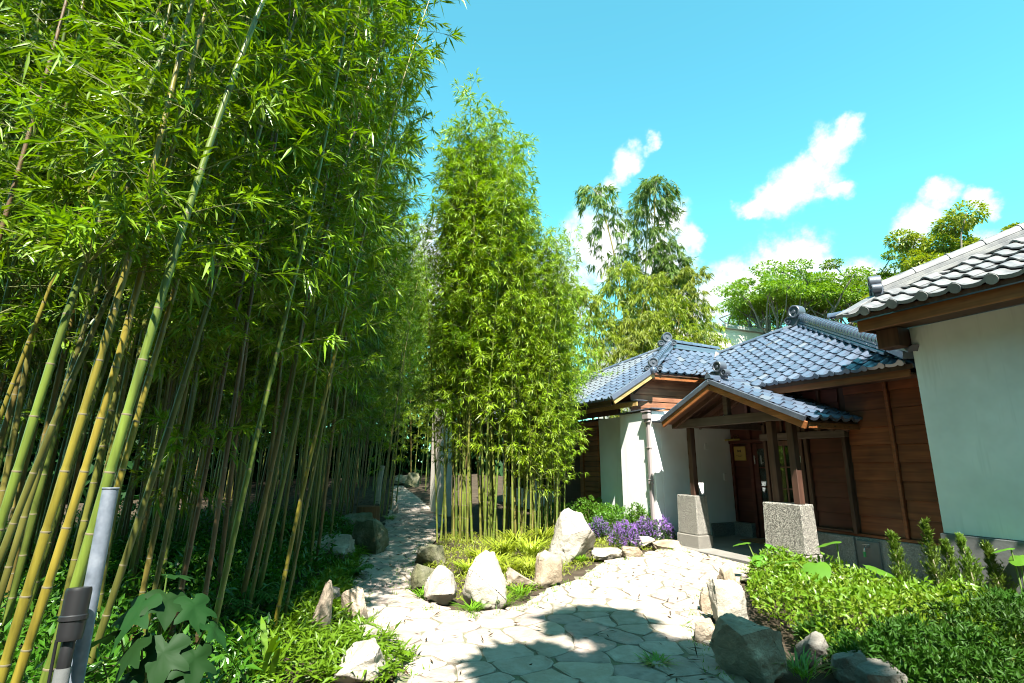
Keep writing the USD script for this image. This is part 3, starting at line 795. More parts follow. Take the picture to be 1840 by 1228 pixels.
def half_caps(builder, parent, p0, p1, r, step, mat_='roof_tile', collar=True, name='ridge_tile', sides=9):
    p0, p1 = np.array(p0, float), np.array(p1, float)
    L = np.linalg.norm(p1 - p0)
    d = (p1 - p0) / L
    s = unit(np.cross(d, UP))
    n = np.cross(s, d)
    k = max(1, int(round(L / step)))
    ang = np.linspace(-.15, np.pi + .15, sides)
    for i in range(k):
        a, b = p0 + d * L * i / k, p0 + d * (L * (i + 1) / k + .012)
        prof = [(a, r * 1.10), (a + d * .03, r * 1.10), (a + d * .034, r), (b, r * .97)] if collar else [(a, r), (b, r * .93)]
        v = np.vstack([c + rr_ * (np.cos(ang)[:, None] * s + np.sin(ang)[:, None] * n) for c, rr_ in prof] + [a[None]])
        f, m = [], sides
        kk = np.arange(m - 1)
        for q in range(len(prof) - 1):
            f.append(np.stack([q * m + kk, q * m + kk + 1, (q + 1) * m + kk + 1, (q + 1) * m + kk], 1))
        f = np.vstack(f)
        f = np.vstack([f[:, [0, 1, 2]], f[:, [0, 2, 3]], np.stack([np.full(m - 1, len(v) - 1), kk + 1, kk], 1)])
        hb_add(parent, name, (v, f), mat_, 40, builder=builder)


def noshi(builder, parent, p0, p1, layers, w, h, mat_='roof_tile'):
    for k in range(layers):
        hb_add(parent, 'ridge_course', beam(np.array(p0) + UP * (k * (h + .004)), np.array(p1) + UP * (k * (h + .004)), w - .03 * k + (.02 if k % 2 == 0 else 0), h, ch=.006), mat_, builder=builder)


def oni(builder, parent, c, facing, s=1.0, mat_='tile_dark'):
    """ridge end ornament: a ringed medallion on a stepped block with a scroll at each side"""
    c = np.array(c, float)
    f_ = unit(np.array(facing, float))
    sd = np.cross(UP, f_)
    def loc(v):
        return c + v[:, :1] * f_ + v[:, 1:2] * sd + v[:, 2:3] * UP
    def disc(y, z, r, x0, x1, n=18):
        a = np.arange(n) * 2 * np.pi / n
        prof = [(x0, r), (x1 - .012, r), (x1, r * .92), (x1, r * .78), (x1 - .02, r * .70), (x1 - .02, r * .30), (x1 - .004, r * .24)]
        v = np.vstack([np.c_[np.full(n, x), y + q * np.cos(a), z + q * np.sin(a)] for x, q in prof] + [np.array([[x1 - .002, y, z]]), np.array([[x0, y, z]])])
        k = np.arange(n)
        ff = [np.stack([i * n + k, i * n + (k + 1) % n, (i + 1) * n + (k + 1) % n], 1) for i in range(len(prof) - 1)] + [np.stack([i * n + k, (i + 1) * n + (k + 1) % n, (i + 1) * n + k], 1) for i in range(len(prof) - 1)]
        m = len(v)
        ff.append(np.stack([(len(prof) - 1) * n + k, (len(prof) - 1) * n + (k + 1) % n, np.full(n, m - 2)], 1))
        ff.append(np.stack([(k + 1) % n, k, np.full(n, m - 1)], 1))
        return v, np.vstack(ff)
    q = 1.0
    o = hb_add(parent, 'ridge_ornament', (loc(disc(0, .20 * s, .105 * s, -.09 * s, .06 * s)[0]), disc(0, .20 * s, .105 * s, -.09 * s, .06 * s)[1]), mat_, 40, builder=builder)
    for sgn in (-1, 1):
        v, f = disc(sgn * .135 * s, .075 * s, .062 * s, -.07 * s, .05 * s, 14)
        hb_add(parent, 'scroll', (loc(v), f), mat_, 40, builder=builder)
    v, f = box(-.10 * s, .03 * s, -.11 * s, .11 * s, -.03 * s, .13 * s, .012)
    hb_add(parent, 'ornament_base', (loc(v), f), mat_, builder=builder)


Ud = np.array([0, -1.0, 0])                     # to the right seen from the front
def slope(t):
    v = np.array([1.0, 0, t])
    return v / np.linalg.norm(v), math.sqrt(1 + t * t)


# main roof: faces -x
V, k = slope(T31)
mo = np.array([7.0, 6.35, 2.62])
def fuv(x, y, o=mo, k=k):
    return (o[1] - y, (x - o[0]) * k)
pts = [(7.0, 3.78), (9.50, 7.02), (8.87, 8.65), (8.15, 8.6), (7.55, 7.35), (7.0, 6.35)]
mp = Polygon([fuv(*p) for p in pts]).buffer(0)
mainroof = hb_add(None, 'roof', slab([(7.02, 3.80, 2.62), (9.50, 7.0, 4.10), (8.9, 8.7, 3.75), (7.55, 7.35, 2.94), (7.02, 6.3, 2.62)], .06), 'wood_dark')
n1 = tile_face(hb, mainroof, mo, Ud, V, mp)
hb_add(mainroof, 'fascia', box(7.045, 7.08, 3.86, 6.25, 2.475, 2.575), 'wood_fascia')
hb_add(mainroof, 'soffit', box(7.083, 7.46, 3.86, 6.25, 2.50, 2.53), 'wood_dark')
# hip on the right: stepped courses under round caps
h0, h1 = np.array([7.28, 4.16, 2.83]), np.array([9.50, 7.00, 4.14])
noshi(hb, mainroof, h0, h1, 3, .17, .045, 'roof_tile')
half_caps(hb, mainroof, h0 + UP * .135, h1 + UP * .135, .085, .125, 'roof_tile')
hb_add(mainroof, 'hip_end_tile', beam((7.0, 3.80, 2.72), (7.26, 4.13, 2.90), .15, .10), 'roof_tile')
half_caps(hb, mainroof, np.array([6.90, 3.68, 2.74]), np.array([7.26, 4.13, 2.93]), .075, .3, 'roof_tile')
oni(hb, mainroof, (9.45, 7.08, 4.16), (-1, 0, 0), 1.25)
half_caps(hb, mainroof, (8.90, 8.62, 3.80), (9.50, 7.10, 4.155), .055, .27, 'roof_tile')
half_caps(hb, mainroof, (9.75, 6.6, 4.20), (10.1, 4.2, 4.20), .08, .27, 'roof_tile')
# the back slopes, seen from beside
hb_add(None, 'roof', slab([(9.5, 7.0, 4.10), (7.02, 3.80, 2.62), (12.0, 3.80, 2.62)], .05), 'roof_tile')
hb_add(None, 'roof', slab([(9.5, 7.0, 4.10), (12.0, 3.80, 2.62), (12.0, 8.7, 2.62), (8.9, 8.7, 3.75)], .05), 'roof_tile')
hb_add(None, 'wall', box(7.65, 11.5, 3.86, 4.0, GZ, 2.6), 'wood_board')
# left wing, face towards the path
wo = np.array([6.05, 8.72, 2.66])
wp = Polygon([((wo[1] - y), (x - 6.05) * k) for x, y in ((6.05, 8.72), (7.10, 8.72), (8.46, 9.70), (7.95, 11.36), (7.49, 13.2), (7.3, 16.2), (6.05, 16.2))])
wing = hb_add(None, 'roof', slab([(6.07, 8.73, 2.66), (7.10, 8.73, 3.29), (8.46, 9.70, 4.10), (7.95, 11.36, 3.80), (7.3, 16.2, 3.41), (6.07, 16.2, 2.66)], .05), 'wood_dark')
n2 = tile_face(hb, wing, wo, Ud, V, wp, limit=lambda u: u > -1.5)
hb_add(wing, 'fascia', box(6.09, 6.12, 8.80, 16.2, 2.54, 2.615), 'wood_dark')
hb_add(wing, 'barge_board', beam((6.10, 8.72, 2.615), (7.12, 8.72, 3.227), .04, .11, up=(0, 0, 1)), 'wood_yellow', label='sunlit yellow barge board of the left wing')
hb_add(wing, 'verge_tile', beam((6.05, 8.70, 2.685), (7.12, 8.70, 3.325), .05, .10), 'roof_tile')
half_caps(hb, wing, (7.49, 13.2, 3.56), (8.46, 9.75, 4.14), .06, .27, 'roof_tile')
# left wing, face towards the forecourt (slopes down to -y)
ta = .83
Va = np.array([0, 1.0, ta]) / math.hypot(1, ta)
ka = math.hypot(1, ta)
Ua = np.array([1.0, 0, 0])
ao = np.array([7.10, 8.72, 3.27])
apoly = Polygon([(x - 7.10, (y - 8.72) * ka) for x, y in ((7.12, 8.72), (8.46, 9.66), (9.9, 9.66), (8.87, 8.72))])
wing2 = hb_add(None, 'roof', slab([(7.10, 8.74, 3.27), (8.46, 9.68, 4.06), (9.95, 9.68, 4.06), (8.95, 8.74, 3.27)], .05), 'wood_dark')
n3 = tile_face(hb, wing2, ao, Ua, Va, apoly, W=.215, E=.19, disc=False)
hb_add(wing2, 'fascia', box(7.13, 8.95, 8.765, 8.80, 3.13, 3.225), 'wood_fascia')
noshi(hb, wing2, (7.22, 8.83, 3.40), (8.42, 9.66, 4.10), 2, .15, .045)
half_caps(hb, wing2, (7.22, 8.83, 3.49), (8.42, 9.66, 4.20), .07, .12, 'roof_tile')
noshi(hb, wing2, (8.5, 9.70, 4.10), (9.95, 9.70, 4.06), 2, .16, .06)
half_caps(hb, wing2, (8.5, 9.70, 4.235), (9.95, 9.70, 4.19), .07, .27, 'roof_tile')
oni(hb, wing2, (8.38, 9.70, 4.12), (-.5, -1, 0), 1.1)
oni(hb, wing2, (7.18, 8.78, 3.30), (-.6, -1, 0), .95)
hb_add(wing2, 'hip_end_tile', (lambda s: (s.vertices * [1, 1, 1.05] + np.array([7.08, 8.66, 3.30]), s.faces))(trimesh.creation.icosphere(2, .075)), 'roof_tile', True)
# valley between the wing and the main roof
hb_add(None, 'valley', beam((8.75, 8.72, 3.36), (8.93, 8.72, 3.84), .10, .03, up=(0, 1, 0)), 'pipe_gray')
# porch tiles: right slope faces -y, left slope faces +y
for prim, (y1, z1), sgn in ((PR, RE, -1), (PL, LE, 1)):
    dv = np.array([0, AP[0] - y1, AP[1] - z1])
    Ls = np.linalg.norm(dv)
    Vp = dv / Ls
    Up = np.array([1.0, 0, 0]) if sgn < 0 else np.array([-1.0, 0, 0])
    o = np.array([6.40 if sgn < 0 else 7.46, y1 + sgn * .06, z1 + .03 - .06 * Vp[2]])
    pg = Polygon([(0, 0), (1.08, 0), (1.08, Ls), (0, Ls)])
    tile_face(hb, prim, o, Up, Vp, pg, W=.21, E=.19, disc=False, limit=(lambda u: sgn < 0))
noshi(hb, PR, (6.42, 6.46, 2.745), (7.35, 6.46, 2.745), 1, .16, .04)
half_caps(hb, PR, (6.36, 6.46, 2.775), (7.35, 6.46, 2.775), .06, .25, 'roof_tile')
oni(hb, PR, (6.62, 6.46, 2.80), (-1, 0, 0), .9)
rl = LE
for i in range(6):
    t0, t1 = i / 6, (i + 1) / 6
    a = np.array([6.40, AP[0] + (LE[0] - AP[0]) * t1, AP[1] + (LE[1] - AP[1]) * t1 + .045])
    b = np.array([6.40, AP[0] + (LE[0] - AP[0]) * t0, AP[1] + (LE[1] - AP[1]) * t0 + .045])
    half_caps(hb, PL, a, b, .042, .3, 'roof_tile', False, 'verge_roll')

# ---- white building at the right
wb = HouseBuilder('white_house', 'pale blue grey plastered house with weathered dark tiled eaves at the right edge', 'house', (6.9, 3.0, 0))
wbw = wb.add('wall', box(6.92, 9.5, -2.0, 3.72, .69, 3.03, .004), 'blue_plaster')
wb.add('plinth', box(6.89, 9.5, -2.0, 3.745, GZ, .686, .008), 'dark_cement', parent=wbw)
T5 = .5
V5, k5 = slope(T5)
ro = np.array([6.3, 4.08, 3.16])
rp_ = Polygon([((ro[1] - y), (x - 6.3) * k5) for x, y in ((6.3, 4.08), (6.88, 4.08), (8.05, 2.93), (9.35, 1.65), (9.35, -1.6), (6.3, -1.6))])
wroof = wb.add('roof', slab([(6.33, 4.06, 3.17), (6.88, 4.06, 3.45), (8.05, 2.93, 4.03), (9.35, 1.65, 4.68), (9.35, -1.6, 4.68), (6.33, -1.6, 3.17)], .05), 'wood_dark')
tile_face(wb, wroof, ro, Ud, V5, rp_, W=.31, E=.27, lift=1.5, mat_='old_tile', limit=lambda u: u < 3.2)
wb.add('fascia', box(6.40, 6.44, -1.6, 4.0, 2.985, 3.125), 'wood_fascia', parent=wroof)
wb.add('soffit', box(6.445, 6.92, -1.6, 4.0, 3.035, 3.06), 'wood_dark', parent=wroof)
wb.add('eave_beam', box(6.70, 6.915, 3.725, 3.98, 2.80, 3.03), 'wood_dark', parent=wroof)
wb.add('eave_beam', box(6.93, 9.4, 3.74, 3.98, 2.86, 3.03), 'wood_dark', parent=wroof)
wb.add('fascia', box(6.445, 9.4, 3.985, 4.01, 3.0, 3.12), 'wood_dark', parent=wroof)
# hip ridge: flat course and round caps with dark collars
r0, r1 = np.array([6.95, 3.98, 3.53]), np.array([9.35, 1.62, 4.74])
noshi(wb, wroof, r0, r1, 2, .20, .05, 'old_tile')
half_caps(wb, wroof, r0 + UP * .10, r1 + UP * .10, .075, .40, 'old_tile')
oni(wb, wroof, (6.90, 4.03, 3.53), (-.7, .9, 0), .85)
wb.add('verge_cap', beam((6.30, 4.10, 3.21), (6.92, 4.06, 3.52), .18, .05), 'old_tile', parent=wroof)
wb.add('roof', slab([(6.88, 4.06, 3.45), (6.33, 4.06, 3.17), (9.35, 4.06, 3.17), (9.35, 1.65, 4.68), (8.05, 2.93, 4.03)], .04), 'tile_dark')

# free-standing wall end far down the path
c = at(782, 918)
wc = thing('wall_column', 'tall narrow pale grey wall end standing beside the path behind the bamboo clump', 'wall', (c[0], c[1], c[2] - .1), TH)
part(wc, 'shaft', box(-.16, .16, -.9, .0, 0, 3.0, .01), 'far_plaster')
part(wc, 'coping', box(-.20, .20, -.94, .04, 3.0, 3.07, .01), 'cement')

# ------------------------------------------------------------------ bamboo
def bamboo_parts(seed, H, r0, start, reach=.85, leafL=.13, leafW=.019, per_node=3, internode=.27, bend=.05, weep=0.0, twigs=6, fan=6, top_scale=.35, sides=9):
    """culm, node rings, branches and leaves of one bamboo standing at the origin"""
    rg = np.random.default_rng(seed)
    n = int(H / internode)
    z = np.linspace(0, H, n + 1)
    ba = rg.uniform(0, 2 * np.pi)
    def axis(zz):
        t = np.asarray(zz) / H
        off = bend * H * t ** 2.4
        wob = .012 * np.sin(np.asarray(zz) * 1.3 + seed)
        drop = weep * H * t ** 6 * .25
        return np.stack([np.cos(ba) * off + wob, np.sin(ba) * off + wob * .6, np.asarray(zz) - drop], -1)
    def rad(zz):
        t = np.asarray(zz) / H
        return r0 * (1 - .88 * t ** 1.25) + .0015
    zs, rs = [], []
    for k in range(n):
        zs += [z[k], z[k] + .012, z[k] + .03]
        rr_ = float(rad(z[k]))
        rs += [rr_ * 1.10, rr_ * 1.03, rr_ * .97]
    zs.append(H); rs.append(.0015)
    culm = tube(axis(zs), np.array(rs), sides)
    rings = []
    for k in range(1, int(n * .75)):
        rr_ = float(rad(z[k]))
        rings.append(tube(axis([z[k] - .006, z[k] - .003, z[k] + .003, z[k] + .006]), np.array([1.06, 1.13, 1.13, 1.06]) * rr_, sides, cap=False))
    br, P, D, L, W = [], [], [], [], []
    a0 = rg.uniform(0, 6.28)
    for k in range(n):
        if z[k] < start or k > n - 1:
            continue
        t = (z[k] - start) / max(.1, H - start)
        low = min(1.0, .6 + t * 5)
        ln = reach * low * (1 - (1 - top_scale) * t ** 1.6)
        m = per_node if t < .93 else 2
        if t < .12 and rg.random() < .35:
            m = 1
        for b in range(m):
            a = a0 + k * 2.4 + b * 2 * np.pi / per_node + rg.normal(0, .35)
            el = rg.uniform(.35, .95) - weep * .3
            le = ln * rg.uniform(.65, 1.2)
            s = np.linspace(0, 1, 6)
            out = np.array([np.cos(a), np.sin(a), 0])
            c = axis(z[k]) + np.outer(s * le * np.cos(el), out) + np.outer(s * le * np.sin(el) - (.30 + weep * .5) * le * s ** 2.2, UP)
            br.append(tube(c, np.linspace(.0045, .0015, 6) * (.6 + r0 * 12), 3, cap=False))
            for q in range(twigs):
                ss = rg.uniform(.25, 1.0)
                base = np.array([np.interp(ss, s, c[:, i]) for i in range(3)])
                d = unit(out * rg.uniform(.3, 1) + np.array([-out[1], out[0], 0]) * rg.normal(0, .8) + UP * rg.normal(.1 - weep * .5, .35))
                tw = rg.uniform(.06, .22) * (1 + weep * .6)
                tip = base + d * tw
                br.append(tube([base, tip], [.0016, .001], 3, cap=False))
                for _ in range(fan):
                    P.append(base + d * tw * rg.uniform(.35, 1))
                    sp_ = rg.normal(0, .55, 3)
                    D.append(d + sp_ - UP * (.25 + weep * .7))
                    L.append(leafL * rg.choice([rg.uniform(.45, .8), rg.uniform(.8, 1.15), rg.uniform(1.1, 1.5)]))
                    W.append(leafW * rg.uniform(.8, 1.2))
    lv = leaves(np.array(P), np.array(D), np.array(L), np.array(W), rg, droop=.22, wide=.38)
    return culm, join(rings), join(br), lv


def bamboo_kind(name, culm_mat, leaf_mat, **kw):
    """an abstract kind that the standing bamboos reference"""
    p = stage.CreateClassPrim('/World/' + name)
    c, nd, b, l = bamboo_parts(**kw)
    part(p, 'culm', c, culm_mat, True)
    part(p, 'node_rings', nd, 'culm_node', True, kind='stuff')
    part(p, 'branches', b, 'twig', kind='stuff')
    part(p, 'foliage', l, leaf_mat, kind='stuff')
    return p


def stand(kind, name, loc, label, cat, group=None, lean=(0, 0), rot=0.0, scale=1.0, sz=None):
    x = UsdGeom.Xform.Define(stage, numbered('/World/' + name))
    p = x.GetPrim()
    p.GetReferences().AddInternalReference(kind.GetPath())
    p.SetInstanceable(True)
    x.AddTranslateOp().Set(tuple(float(v) for v in loc))
    # lean: tilt towards +x and +y in radians, after turning about the plant's own axis
    x.AddRotateYOp().Set(float(math.degrees(lean[0])))
    x.AddRotateXOp().Set(float(-math.degrees(lean[1])))
    x.AddRotateZOp().Set(float(math.degrees(rot)))
    x.AddScaleOp().Set((float(scale), float(scale), float(sz or scale)))
    tag(p, label, cat, group)
    return p


grove = [bamboo_kind('grove_bamboo_kind_' + 'abcdefgh'[i], 'bamboo_culm', 'leaf_bamboo' if i % 3 else 'leaf_deep', seed=20 + i, H=h, r0=.0215, start=s, reach=.95, bend=b, twigs=7, fan=7, per_node=3, leafL=.135, leafW=.021)
         for i, (h, s, b) in enumerate(((11, 2.5, .05), (10.4, 2.2, .07), (11.6, 2.9, .04), (9.6, 1.9, .06), (12, 3.2, .06), (10, 2.4, .09), (9, 2.0, .05), (11.2, 1.5, .05)))]
clump = [bamboo_kind('clump_bamboo_kind_' + 'abcdef'[i], 'culm_clump', 'leaf_clump', seed=60 + i, H=h, r0=.0215, start=s, reach=.78, bend=b, twigs=6, fan=7, internode=.25, leafL=.135, leafW=.0225, top_scale=.45)
         for i, (h, s, b) in enumerate(((9.0, 2.3, .03), (8.2, 1.6, .05), (9.6, 3.1, .02), (7.4, 1.25, .05), (8.8, 2.9, .04), (6.8, 2.0, .04)))]
slim = [bamboo_kind('slim_bamboo_kind_' + 'abc'[i], 'culm_clump', 'leaf_clump', seed=80 + i, H=h, r0=.017, start=s, reach=.32, bend=.02, twigs=5, fan=7, internode=.24, per_node=2, leafL=.12, leafW=.016)
        for i, (h, s) in enumerate(((4.3, 2.2), (5.2, 2.5), (3.7, 1.9)))]
weeping = [bamboo_kind('weeping_bamboo_kind_' + 'abc'[i], 'culm_yellow', lm, seed=90 + i, H=h, r0=.05, start=s, reach=1.5, bend=b, twigs=8, fan=8, internode=.36, per_node=3, leafL=.26, leafW=.042, weep=.75, top_scale=.55)
           for i, (h, s, b, lm) in enumerate(((13, 4.5, .12, 'leaf_weeping'), (11, 3.5, .16, 'leaf_weeping'), (14, 5.0, .10, 'leaf_weeping_green')))]

# the grove left of the path: boundary of the planting on the path side
edge_px = [(300, 1228), (430, 1150), (560, 1060), (612, 985), (640, 925), (668, 890), (690, 868), (700, 858)]
edge = np.array([at(*p)[:2] for p in edge_px])
def edge_x(y):
    return np.interp(y, edge[:, 1], edge[:, 0])


rg = np.random.default_rng(11)
placed = []
tries = 0
GROVE_N = 195
while len(placed) < GROVE_N and tries < 40000:
    tries += 1
    y = 4.9 + 21 * rg.random() ** 1.5
    depth = 4.6 if y < 14 else 6.0
    ex = edge_x(y) - .12
    x = ex - depth * rg.random() ** 1.35
    if x < -1.02 * y - 1.2:
        continue
    md = .22 + .010 * y
    if any((x - a) ** 2 + (y - b) ** 2 < md * md for a, b in placed):
        continue
    placed.append((x, y))
while len(placed) < GROVE_N + 70:                 # the crowded left end, seen between the foreground stems
    y = rg.uniform(4.0, 9.5)
    x = -.62 * y - rg.random() * (.42 * y + .8)
    if x < edge_x(y) - .4 and all((x - a) ** 2 + (y - b) ** 2 > .05 for a, b in placed):
        placed.append((x, y))
for i, (x, y) in enumerate(placed):
    front = edge_x(y) - x
    k = grove[int(rg.integers(0, 8))] if front > 1.2 else grove[[0, 1, 2, 4, 5, 7, 3][int(rg.integers(0, 7))]]
    if y < 6.5 and front < 2:
        k = grove[[0, 2, 4, 5][int(rg.integers(0, 4))]]
    lean = (rg.normal(.055, .035), rg.normal(-.02, .03))
    stand(k, 'bamboo', (x, y, float(terrain(x, y)) - .06), *((('bamboo stem crowded behind the yellow foreground stems at the left end of the grove', 'bamboo', 'bamboo stems crowded at the left end of the grove') if i >= GROVE_N else ('bamboo stem in the front row of the grove nearest the stone path', 'bamboo', 'front row of the grove, nearer part') if front < 1.2 and y < 9 else ('bamboo stem in the front row of the grove along the narrow far path', 'bamboo', 'front row of the grove, farther part') if front < 1.2 else ('slender bamboo stem deep in the dark interior of the grove, nearer half', 'bamboo', 'stems inside the grove, nearer half') if y < 9 else ('slender bamboo stem deep in the dark interior of the grove, farther half', 'bamboo', 'stems inside the grove, farther half'))), lean, rg.uniform(0, 6.28), rg.uniform(.88, 1.08))

# the far end of the path is closed by more bamboo
for i in range(24):
    y = rg.uniform(23.5, 29)
    x = rg.uniform(-11.5, -1.5)
    stand(grove[int(rg.integers(0, 8))], 'bamboo', (x, y, float(terrain(x, y)) - .06), 'bamboo stem in the dark thicket that closes the far end of the path', 'bamboo', 'bamboo stems at the far end of the path', (rg.normal(0, .03), rg.normal(0, .03)), rg.uniform(0, 6.28), rg.uniform(.85, 1.05))

# stems in the left foreground, each through two points of the photograph at its own distance
fore = [((10, 1214), (270, 340), 2.75, .041, 'culm_yellow', 'bright yellow bamboo stem leaning from the bottom left corner'),
        ((31, 1228), (240, 560), 2.95, .040, 'culm_yellow', 'yellow bamboo stem close behind the brightest one in the left corner'),
        ((77, 1228), (300, 470), 2.7, .045, 'culm_green', 'thickest light green bamboo stem just left of the grey pole'),
        ((0, 932), (150, 470), 2.9, .041, 'culm_green', 'green bamboo stem crossing the left picture edge above the corner'),
        ((0, 1005), (164, 600), 3.3, .036, 'culm_olive', 'olive bamboo stem crossing the left picture edge low down'),
        ((0, 1086), (60, 900), 3.5, .034, 'culm_olive', 'olive bamboo stem lowest at the left picture edge'),
        ((200, 920), (300, 520), 3.3, .036, 'culm_yellow', 'yellow bamboo stem rising behind the top of the grey pole'),
        ((205, 1070), (384, 500), 3.6, .038, 'culm_olive', 'dark olive bamboo stem just right of the grey pole'),
        ((281, 1035), (360, 650), 4.1, .031, 'culm_olive', 'thin sunflecked bamboo stem second right of the grey pole'),
        ((322, 1060), (440, 520), 4.3, .032, 'culm_brown', 'brown bamboo stem left one of a pair behind the lobed leaves'),
        ((358, 1116), (455, 570), 4.2, .033, 'culm_brown', 'brown bamboo stem right one of a pair behind the lobed leaves'),
        ((378, 1157), (505, 620), 4.0, .037, 'culm_green', 'green bamboo stem standing out of the ferns right of the lobed leaves'),
        ((501, 1101), (590, 660), 5.0, .032, 'culm_yellow', 'yellow bamboo stem at the front corner of the grove near the oval stone'),
        ((516, 1096), (580, 760), 5.15, .026, 'culm_olive', 'thin bamboo stem beside the yellow one near the oval stone'),
        ((450, 1080), (540, 600), 5.0, .031, 'culm_olive', 'olive bamboo stem between the ferns and the oval stone'),
        ((10, 455), (146, 50), 3.4, .034, 'culm_brown', 'brown yellow bamboo stem high at the left picture edge'),
        ((0, 764), (70, 590), 3.6, .026, 'culm_yellow', 'thin yellow bamboo stem at the left picture edge')]
for q, (p0, p1, d, r, cm, label) in enumerate(fore):
    r0_, r1_ = ray(*p0), ray(*p1)
    P0 = r0_ / r0_[1] * d + np.array([0, 0, EYE])
    d1 = d + .04 * (p0[1] - p1[1]) / 300
    P1 = r1_ / r1_[1] * d1 + np.array([0, 0, EYE])
    ax = unit(P1 - P0)
    base = P0 - ax * ((P0[2] + .05) / ax[2])
    H = 7.6
    c, nd, b, l = bamboo_parts(seed=130 + q, H=H, r0=r * .52, start=2.45 if d < 3.4 else 2.2, reach=.85, bend=.05, twigs=6, fan=7, per_node=2, internode=.29, leafL=.135, leafW=.021, sides=12)
    t = thing('bamboo', label, 'bamboo', base)
    zx = ax
    xx = unit(np.cross(np.array([0, 1.0, 0]), zx))
    yy = np.cross(zx, xx)
    rot = np.stack([xx, yy, zx], 1)
    for nm, m, mt, sm in (('culm', c, cm, True), ('node_rings', nd, 'culm_node', True), ('branches', b, 'twig', False), ('foliage', l, 'leaf_bamboo', False)):
        part(t, nm, (m[0] @ rot.T, m[1]), mt, sm, kind=None if nm == 'culm' else 'stuff')

# low leafy sprays inside the grove, at eye height
spray_px = [(345, 640, 3.9), (490, 735, 5.2), (350, 780, 4.2), (330, 850, 4.6), (560, 680, 6.5), (120, 480, 4.2), (440, 500, 5.0), (60, 300, 3.6), (600, 560, 7), (660, 650, 9.5), (230, 460, 3.0), (420, 90, 3.1), (330, 200, 3.2), (255, 250, 2.9), (520, 280, 4.6),
            (200, 400, 2.6), (300, 470, 3.3), (380, 420, 3.6), (420, 560, 4.4), (520, 610, 5.6), (470, 400, 4.2), (560, 480, 5.6), (620, 480, 7.0), (650, 560, 8.0), (690, 620, 10.0), (700, 540, 9.0), (330, 330, 3.0), (410, 270, 3.4), (480, 200, 3.8), (560, 180, 4.6), (600, 330, 5.8), (660, 420, 7.2), (150, 300, 2.9), (90, 180, 3.0), (210, 130, 2.8), (260, 380, 2.8),
            (640, 700, 9.5), (610, 640, 8.0), (730, 690, 12.0), (560, 590, 6.6), (380, 590, 4.2), (100, 600, 4.6), (40, 470, 3.9), (300, 560, 3.8), (700, 450, 8.0), (730, 250, 7.0), (700, 330, 7.4)]
spray_px += [(800, 640, 9.9), (770, 700, 10.0), (840, 600, 9.7), (880, 690, 9.8), (920, 650, 9.9), (965, 690, 10.1), (1000, 720, 10.3), (985, 640, 10.2), (1030, 690, 10.4), (900, 560, 9.6), (930, 740, 9.9), (820, 730, 9.8)]
for q, (px, py, d) in enumerate(spray_px):
    rgs = np.random.default_rng(300 + q)
    r_ = ray(px, py)
    c = r_ / r_[1] * d + np.array([0, 0, EYE])
    P, D, br = [], [], []
    root = c + np.array([-.25, .2, -.15])
    for k in range(9):
        a = rgs.uniform(0, 6.28)
        tip = c + np.array([math.cos(a) * .36, math.sin(a) * .26, rgs.normal(-.02, .16)]) * rgs.uniform(.5, 1.3)
        s = np.linspace(0, 1, 5)[:, None]
        cv = root * (1 - s) + tip * s + UP * .08 * np.sin(s * np.pi)
        br.append(tube(cv, [.004, .003, .0025, .002, .001], 3, cap=False))
        for j in range(28):
            t_ = rgs.uniform(.35, 1)
            P.append(root * (1 - t_) + tip * t_ + UP * .08 * math.sin(t_ * math.pi))
            D.append(unit(tip - root) * .8 + rgs.normal(0, .6, 3) - UP * .2)
    P, D = np.array(P), np.array(D)
    t = thing('bamboo_spray', ['low leafy bamboo spray', 'leafy side branch of bamboo', 'bright leaf spray', 'drooping bamboo twig'][q % 4] + ' ' + ['high in front of the dark left grove', 'between the stems over the grey pole', 'at eye height among the left grove stems'][0 if py < 400 else 1 if px < 460 else 2] if q < 47 else 'leafy side branch hanging low on the bamboo clump before the house', 'bamboo branch', root, group='leafy side branches of the left grove' if q < 47 else 'leafy side branches of the clump')
    part(t, 'twigs', (lambda m: (m[0] - root, m[1]))(join(br)), 'twig')
    lv = leaves(P, D, rgs.uniform(.10, .18, len(P)), rgs.uniform(.016, .024, len(P)), rgs, droop=.2)
    part(t, 'foliage', (lv[0] - root, lv[1]), 'leaf_bamboo', kind='stuff')

# the clump between path and house
c0 = np.array([-.15, 10.55])
for i in range(72):
    for _ in range(200):
        a, r_ = rg.uniform(0, 6.28), math.sqrt(rg.random())
        x, y = c0[0] + 1.28 * r_ * math.cos(a), c0[1] + .75 * r_ * math.sin(a) + .12 * math.cos(a) * r_
        if i == 0 or all((x - u_) ** 2 + (y - v_) ** 2 > .009 for u_, v_ in cl_pts):
            break
    cl_pts = [] if i == 0 else cl_pts
    cl_pts.append((x, y))
    rel = (x - c0[0]) / 1.28
    k = clump[int(rg.choice([0, 2, 4, 1] if rel < .15 else [1, 3, 5, 4]))]
    stand(k, 'clump_bamboo', (x, y, float(terrain(x, y)) - .06), 'green bamboo stem in the upright clump between the path and the white wall', 'bamboo', 'bamboo stems of the clump between path and house', (rg.normal(rel * .06, .035), rg.normal(0, .03)), rg.uniform(0, 6.28), rg.uniform(.86, 1.02) * (1.0 - .24 * abs(rel + .3)) * (.94 if rel > .2 else 1.0))
